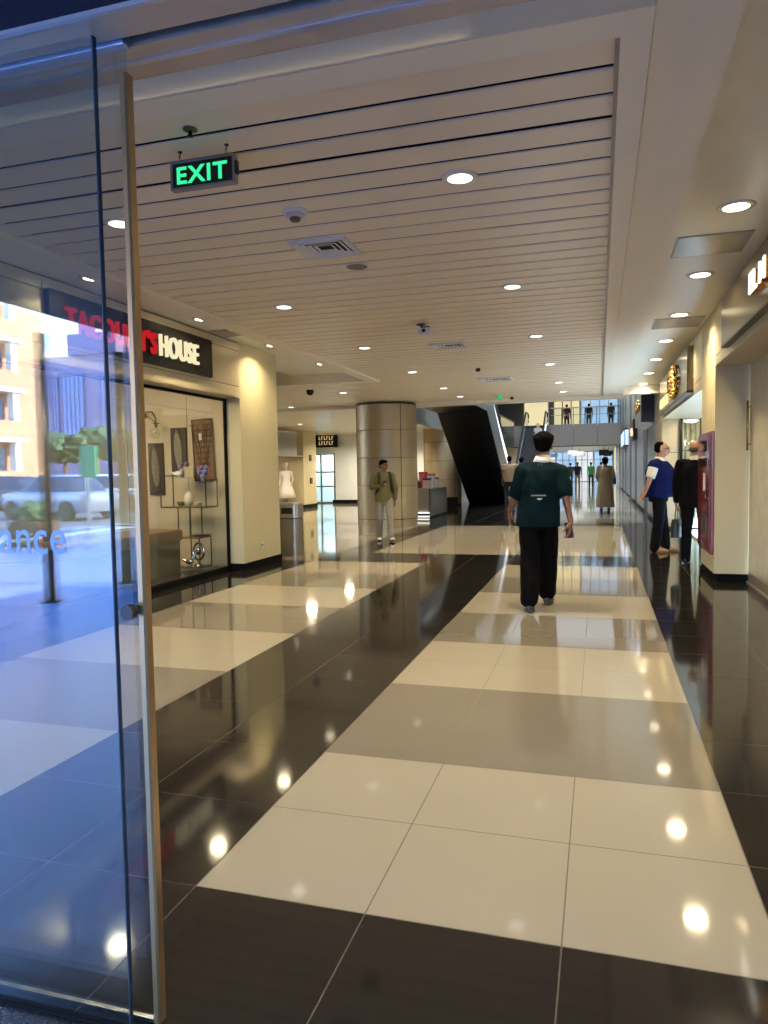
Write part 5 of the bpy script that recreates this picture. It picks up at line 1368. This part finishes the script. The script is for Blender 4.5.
topo = gp.topo
c0 = atY(538.5, 495.5, gl.y - .14) - gl
mb = MB(); N = 15
for i in range(N):                                     # row of tiny printed letters (blocky, worn)
    x_ = c0.x - .068 + i * .0093; y_ = surf_y(topo, x_, c0.z) - .0035
    mb.box(x_, x_ + .0022, y_ - .0008, y_ + .003, c0.z - .006, c0.z + .006)
    mb.box(x_ + .0022, x_ + .0068, y_ - .0008, y_ + .003, c0.z + (.003 if i % 2 else -.006), c0.z + (.006 if i % 2 else -.003))
    mb.box(x_ + .0022, x_ + .0056, y_ - .0008, y_ + .003, c0.z - .0012, c0.z + .0012)
mb.obj('print', WHITEC, topo)
c1 = atY(539.5, 499, gl.y - .14) - gl; y_ = surf_y(topo, c1.x, c1.z) - .003
mb = MB(); mb.prism([(c1.x - .026, c1.z + .006), (c1.x + .026, c1.z + .006), (c1.x + .014, c1.z - .008), (c1.x - .012, c1.z - .008)], 'y', y_ - .0006, y_ + .004); mb.obj('print_emblem', WHITEC, topo)
c2 = atY(540, 464.5, gl.y - .12) - gl; y_ = surf_y(topo, c2.x, c2.z) - .004
mb = MB(); mb.box(c2.x - .018, c2.x - .012, y_ - .0006, y_ + .006, c2.z - .014, c2.z + .012); mb.box(c2.x + .012, c2.x + .018, y_ - .0006, y_ + .006, c2.z - .014, c2.z + .012); mb.box(c2.x - .012, c2.x + .012, y_ - .0006, y_ + .006, c2.z - .014, c2.z - .008); mb.prism([(c2.x - .010, c2.z + .012), (c2.x, c2.z + .002), (c2.x + .010, c2.z + .012), (c2.x, c2.z - .004)], 'y', y_ - .0006, y_ + .006)
mb.obj('collar_badge', mat('badge_gold', lin(120, 100, 56), 0.6), topo)
JEANS = mat('jeans_black', (0.0035, 0.003, 0.003, 1), 0.9, var=0.25, scale=12, bump=0.2, bscale=120, spec=0.08)
gp.legs(JEANS, .108, .098, .086, .075, 1.0, .178, .14, 'trousers', 0.010)
gp.shoes(mat('shoe_charcoal', lin(52, 50, 52), 0.6, var=0.1), mat('sole_grey', lin(70, 68, 66), 0.7))
hp = gp.J['wR'] + Vector((0, 0, 0)) + gl
t = thing('phone', 'black phone held in the right hand of the man in the green shirt', 'phone', hp + Vector((-.014, .0, -.085)))
t.rotation_euler = (0.15, -0.12, -0.25)
MB().box(-.036, .036, -.005, .005, -.075, .075, bevel=.004).obj('case', BLACKP, t); MB().box(-.032, .032, .0051, .0058, -.07, .07).obj('screen', mat('phone_screen', (0.006, 0.006, 0.008, 1), 0.4, spec=0.2), t)

# --- man with backpack, walking towards the camera and to its right
bl = Vector((-4.10, 13.75, 0))
bp = Person('man in an olive shirt with a dark backpack walking past the round column', bl, math.pi + 0.45, 0.92, 'tan', 0.011, 1.0,
            sL=(-.19, 0, 1.41), eL=(-.25, .06, 1.13), wL=(-.235, .03, .88), sR=(.19, 0, 1.41), eR=(.27, -.03, 1.16), wR=(.12, .21, 1.18),
            hL=(-.09, .02, .92), kL=(-.10, .16, .51), aL=(-.10, .22, .10), hR=(.09, -.01, .92), kR=(.10, .02, .49), aR=(.10, -.14, .10))
bp.toe['L'] = (-.1, .98, .12); bp.toe['R'] = (.1, .98, -.06)
bp.body(0.55, -0.05, .6, .8, None, (-.55, .75, .25), None, (-.6, -.3, .7)).hair('short')
OLIVE = mat('shirt_olive', lin(112, 106, 66), 0.9, var=0.1, scale=14, spec=0.15)
bp.top(OLIVE, .83, 1.85, .062, .058, .19, .135, .20, 0.0, 0.0, 'shirt', 1.475, 0.008)
bp.legs(mat('trousers_grey', lin(146, 140, 122), 0.85, var=0.08), .098, .076, .066, .03, 1.0, .168, .13)
bp.shoes(mat('shoe_white', lin(214, 208, 196), 0.6), mat('sole_dark', lin(40, 38, 36), 0.7))
collar(bp, OLIVE, .066, .09)
t = thing('backpack', 'dark backpack worn by the man in the olive shirt', 'backpack', bl + Vector((0, 0, 0)), None, math.pi + 0.45); t.scale = (.92, .92, .92)
PACK = mat('pack_dark', lin(40, 36, 32), 0.8, var=0.15)
mb = MB(); mb.loft([(0, -.22, .92, .14, .07, 4), (0, -.235, 1.0, .16, .09, 4), (0, -.235, 1.25, .16, .09, 4), (0, -.22, 1.40, .13, .06, 4)], 24); mb.obj('bag', PACK, t, 'auto')
for sx in (-1, 1):
    mb = MB()
    P = [(sx * .10, -.14, 1.40), (sx * .115, -.06, 1.482), (sx * .12, .04, 1.475), (sx * .125, .125, 1.40), (sx * .13, .155, 1.25), (sx * .155, .135, 1.10), (sx * .19, .0, 1.0), (sx * .15, -.15, .97)]
    for dx in (-.016, 0, .016): mb.tube([(x_ + dx, y_, z_) for x_, y_, z_ in P], .011, 6)
    mb.obj('strap', PACK, t, True)
Mb = Matrix.Translation(bl) @ Matrix.Rotation(math.pi + 0.45, 4, 'Z') @ Matrix.Scale(.92, 4)
t = thing('phone', 'dark phone held up by the man in the olive shirt', 'phone', Mb @ Vector((.045, .29, 1.235)), None, math.pi + 0.45)
t.rotation_euler = (-0.6, 0, math.pi + 0.75)
MB().box(-.036, .036, -.005, .005, -.075, .075, bevel=.004).obj('case', BLACKP, t); MB().box(-.032, .032, -.0058, -.0051, -.07, .07).obj('screen', mat('phone_screen', (0.006, 0.006, 0.008, 1), 0.4, spec=0.2), t)

# --- man in the blue waistcoat (in profile, hands behind his back)
vl = Vector((0.92, 12.45, 0)); vr = -math.pi / 2 - 0.10
vp = Person('man in a navy blue waistcoat and white short sleeves, hands behind his back', vl, vr, 1.02, 'light', 0.011, 1.14, 1.18,
            pelvis=(0, -.01, .95), chest=(0, 0, 1.30), head=(0, .045, 1.625), neck=(0, 0, 1.475),
            sL=(-.20, -.01, 1.405), eL=(-.25, -.13, 1.15), wL=(-.12, -.235, .95), sR=(.195, -.07, 1.375), eR=(.25, -.14, 1.13), wR=(.16, -.215, .92),
            hL=(-.10, 0, .92), kL=(-.11, .05, .50), aL=(-.12, .10, .09), hR=(.10, 0, .92), kR=(.11, .0, .50), aR=(.12, -.06, .09))
vp.body(-0.1, 0.02, .5, .5, (.8, -.1, -.45), (-.8, -.1, -.45), (0, -1, 0), (0, -1, 0)).hair('balding')
NAVY = mat('waistcoat_navy', lin(16, 24, 72), 0.9, var=0.1, scale=12, spec=0.1)
WSH = mat('shirt_white', lin(206, 200, 184), 0.85, var=0.04)
vp.top(WSH, .93, .80, .074, .070, .172, .15, .17, .05, 0, 'shirt', 1.48, 0.006, cuffflare=.004)
vp.top(NAVY, .86, 0, .086, .05, .185, .168, .18, .085, 0, 'waistcoat', 1.445, 0.006)
collar(vp, WSH, .068, .095)
vp.legs(mat('trousers_black', (0.005, 0.005, 0.007, 1), 0.9, spec=0.08), .090, .086, .078, .03, 1.0, .165, .14)
vp.shoes(mat('shoe_tan', lin(166, 124, 84), 0.45), mat('sole_tan', lin(120, 90, 60), 0.6))
mb = MB()
for sx in (-1, 1): mb.tube([(sx * .07, -.02, 1.50), (sx * .085, .10, 1.42), (sx * .05, .215, 1.25), (0.0 + sx * .012, .262, 1.10)], .005, 5)
mb.obj('lanyard', WHITEC, vp.t, True)
mb = MB(); mb.box(-.035, .035, .258, .264, 1.0, 1.10); mb.obj('badge', WHITEP, vp.t)
mb = MB(); 
for sx in (-1, 1): mb.tube([(sx * .03 + .022 * math.cos(q * math.pi / 6), .152, 1.632 + .017 * math.sin(q * math.pi / 6)) for q in range(12)], .002, 5, True); mb.tube([(sx * .052, .15, 1.635), (sx * .08, .05, 1.63)], .002, 5)
mb.obj('glasses', BLACKP, vp.t)

# --- bald man in the black suit seen from behind
sl = Vector((1.30, 11.05, 0))
sp = Person('bald man in a black suit standing with his back turned beside the hose cabinet', sl, -0.30, 1.0, 'light', 0.011, 1.08, 1.05,
            sL=(-.20, 0, 1.41), eL=(-.26, -.01, 1.13), wL=(-.265, .05, .87), hL=(-.10, 0, .92), kL=(-.115, .02, .5), aL=(-.12, -.03, .09), hR=(.10, 0, .92), kR=(.115, .02, .5), aR=(.12, .04, .09))
sp.body(-0.2, 0.05, .9, .5, (0, .05, -1)).hair('fringe', mat('hair_grey', lin(70, 58, 50), 0.8))
SUIT = mat('suit_black', (0.004, 0.004, 0.005, 1), 0.9, var=0.15, scale=10, spec=0.08)
sp.top(SUIT, .80, 1.92, .074, .062, .20, .135, .205, 0.02, 0, 'jacket', 1.47, 0.006)
collar(sp, WHITEC, .066, .075, 1.45, 1.515, 'shirt_collar')
sp.legs(SUIT, .098, .076, .066, .03, 1.0, .165, .13); sp.shoes(mat('shoe_black', (0.006, 0.006, 0.006, 1), 0.25))
Ms = Matrix.Translation(sl) @ Matrix.Rotation(-0.30, 4, 'Z')
t = thing('handbag', 'small black bag carried in the left hand of the man in the black suit', 'bag', Ms @ Vector((-.268, .06, .36)), None, -0.3)
MB().loft([(0, 0, 0, .06, .15, 5), (0, 0, .20, .055, .14, 5), (0, 0, .26, .04, .12, 5)], 24).obj('bag', mat('bag_black', lin(18, 22, 22), 0.4), t, 'auto')
MB().tube([(0, -.09, .24), (0, -.06, .38), (0, 0, .43), (0, .06, .38), (0, .09, .24)], .008, 6).obj('handle', BLACKP, t, True)

# --- woman in the long robe
wl = Vector((0.16, 22.9, 0))
wp = Person('woman in a long tan robe walking away near the far corridor', wl, 0.05, 0.97, 'tan', 0.016, 1.0, eL=(-.24, .0, 1.14), wL=(-.20, .14, 1.0), eR=(.26, .0, 1.14), wR=(.24, .20, 1.02))
wp.body(0, 0, .5, .5, face=False).hair('bun')
ROBE = mat('robe_tan', lin(140, 120, 88), 0.85, var=0.12, scale=7)
wp.top(ROBE, .17, 1.9, .066, .062, .19, .14, .27, 0, .02, 'robe', 1.48, 0.012)
wp.shoes(BLACKP)
t = thing('handbag', 'dark bag on the arm of the woman in the tan robe', 'bag', wl + Vector((.27, .13, .86))); MB().loft([(0, 0, 0, .05, .13, 4), (0, 0, .20, .05, .12, 4)], 18).obj('bag', BLACKP, t, 'auto'); MB().tube([(0, -.08, .2), (0, 0, .32), (0, .08, .2)], .01, 6).obj('handle', BLACKP, t)

# --- distant figures
def figure(label, x, y, top, legs_, skin='tan', rot=0.0, hair='short', scale=1.0, hem=.85, sleeve=.6, hm=None, z=0.0, **kw):
    P = Person(label, (x, y, z), rot, scale, skin, 0.022, 1.0, **kw); P.body(face=False).hair(hair, hm); P.top(top, hem, sleeve, .06, .054, .185, .125, .19); P.legs(legs_); P.shoes(BLACKP); return P
BEIGE = mat('shirt_beige', lin(142, 118, 86), 0.85); DK = mat('cloth_dark', lin(26, 24, 30), 0.85); KH = mat('cloth_khaki', lin(150, 130, 110), 0.85); GR = mat('shirt_bright_green', lin(40, 130, 60), 0.85); JN = mat('cloth_navy', lin(36, 40, 62), 0.85)
def gx(px, y): return atY(px, 480, y).x
figure('person in a beige shirt beside the foot of the near escalator, closer to the escalator', gx(509.5, 26.5), 26.5, BEIGE, DK, 'brown', 0.1, scale=1.06)
figure('person in a beige shirt half hidden behind the man in green near the escalator foot', gx(521.5, 27.5), 27.5, BEIGE, DK, 'brown', -0.1, scale=1.04)
figure('person in a bright green shirt and dark trousers in the far corridor', gx(591, 53), 53, GR, JN, 'tan', 0.1)
figure('person in a dark top and khaki trousers in the far corridor', gx(577.5, 51), 51, DK, KH, 'tan', math.pi, 'short')
figure('person dressed all in black farthest down the corridor', gx(570.5, 57), 57, DK, DK, 'tan', 0)
figure('person in dark clothes half hidden behind the woman in the tan robe', gx(601, 55), 55, DK, JN, 'tan', 0.3)
pe = atY(538, 432, 45.2)
figure('person with a pale headscarf riding up the far escalator', pe.x, 45.2, mat('cloth_pale', lin(200, 184, 178), 0.85), DK, 'tan', 0, 'scarf', 1.0, hm=mat('scarf_pink', lin(206, 176, 168), 0.85), z=(45.2 - 41.3) * math.tan(math.radians(30)) + 0.12)
figure('person in a red top upstairs behind the bridge rail', gx(567, 53), 53, mat('cloth_red', lin(140, 44, 50), 0.85), DK, 'tan', 0, z=4.1)
figure('person in black upstairs behind the middle of the bridge rail', gx(589, 53), 53, DK, DK, 'tan', 0, z=4.1)
figure('person in dark grey upstairs at the wall end of the bridge rail', gx(611, 53), 53, mat('cloth_grey', lin(60, 64, 72), 0.85), DK, 'tan', 0, z=4.1)
area_lamp('atrium_fill_lamp', (-2.2, 30, 8.2), 4.0, 1500, (0.82, 0.91, 1.0), (0, 0, -1), 170, 18)
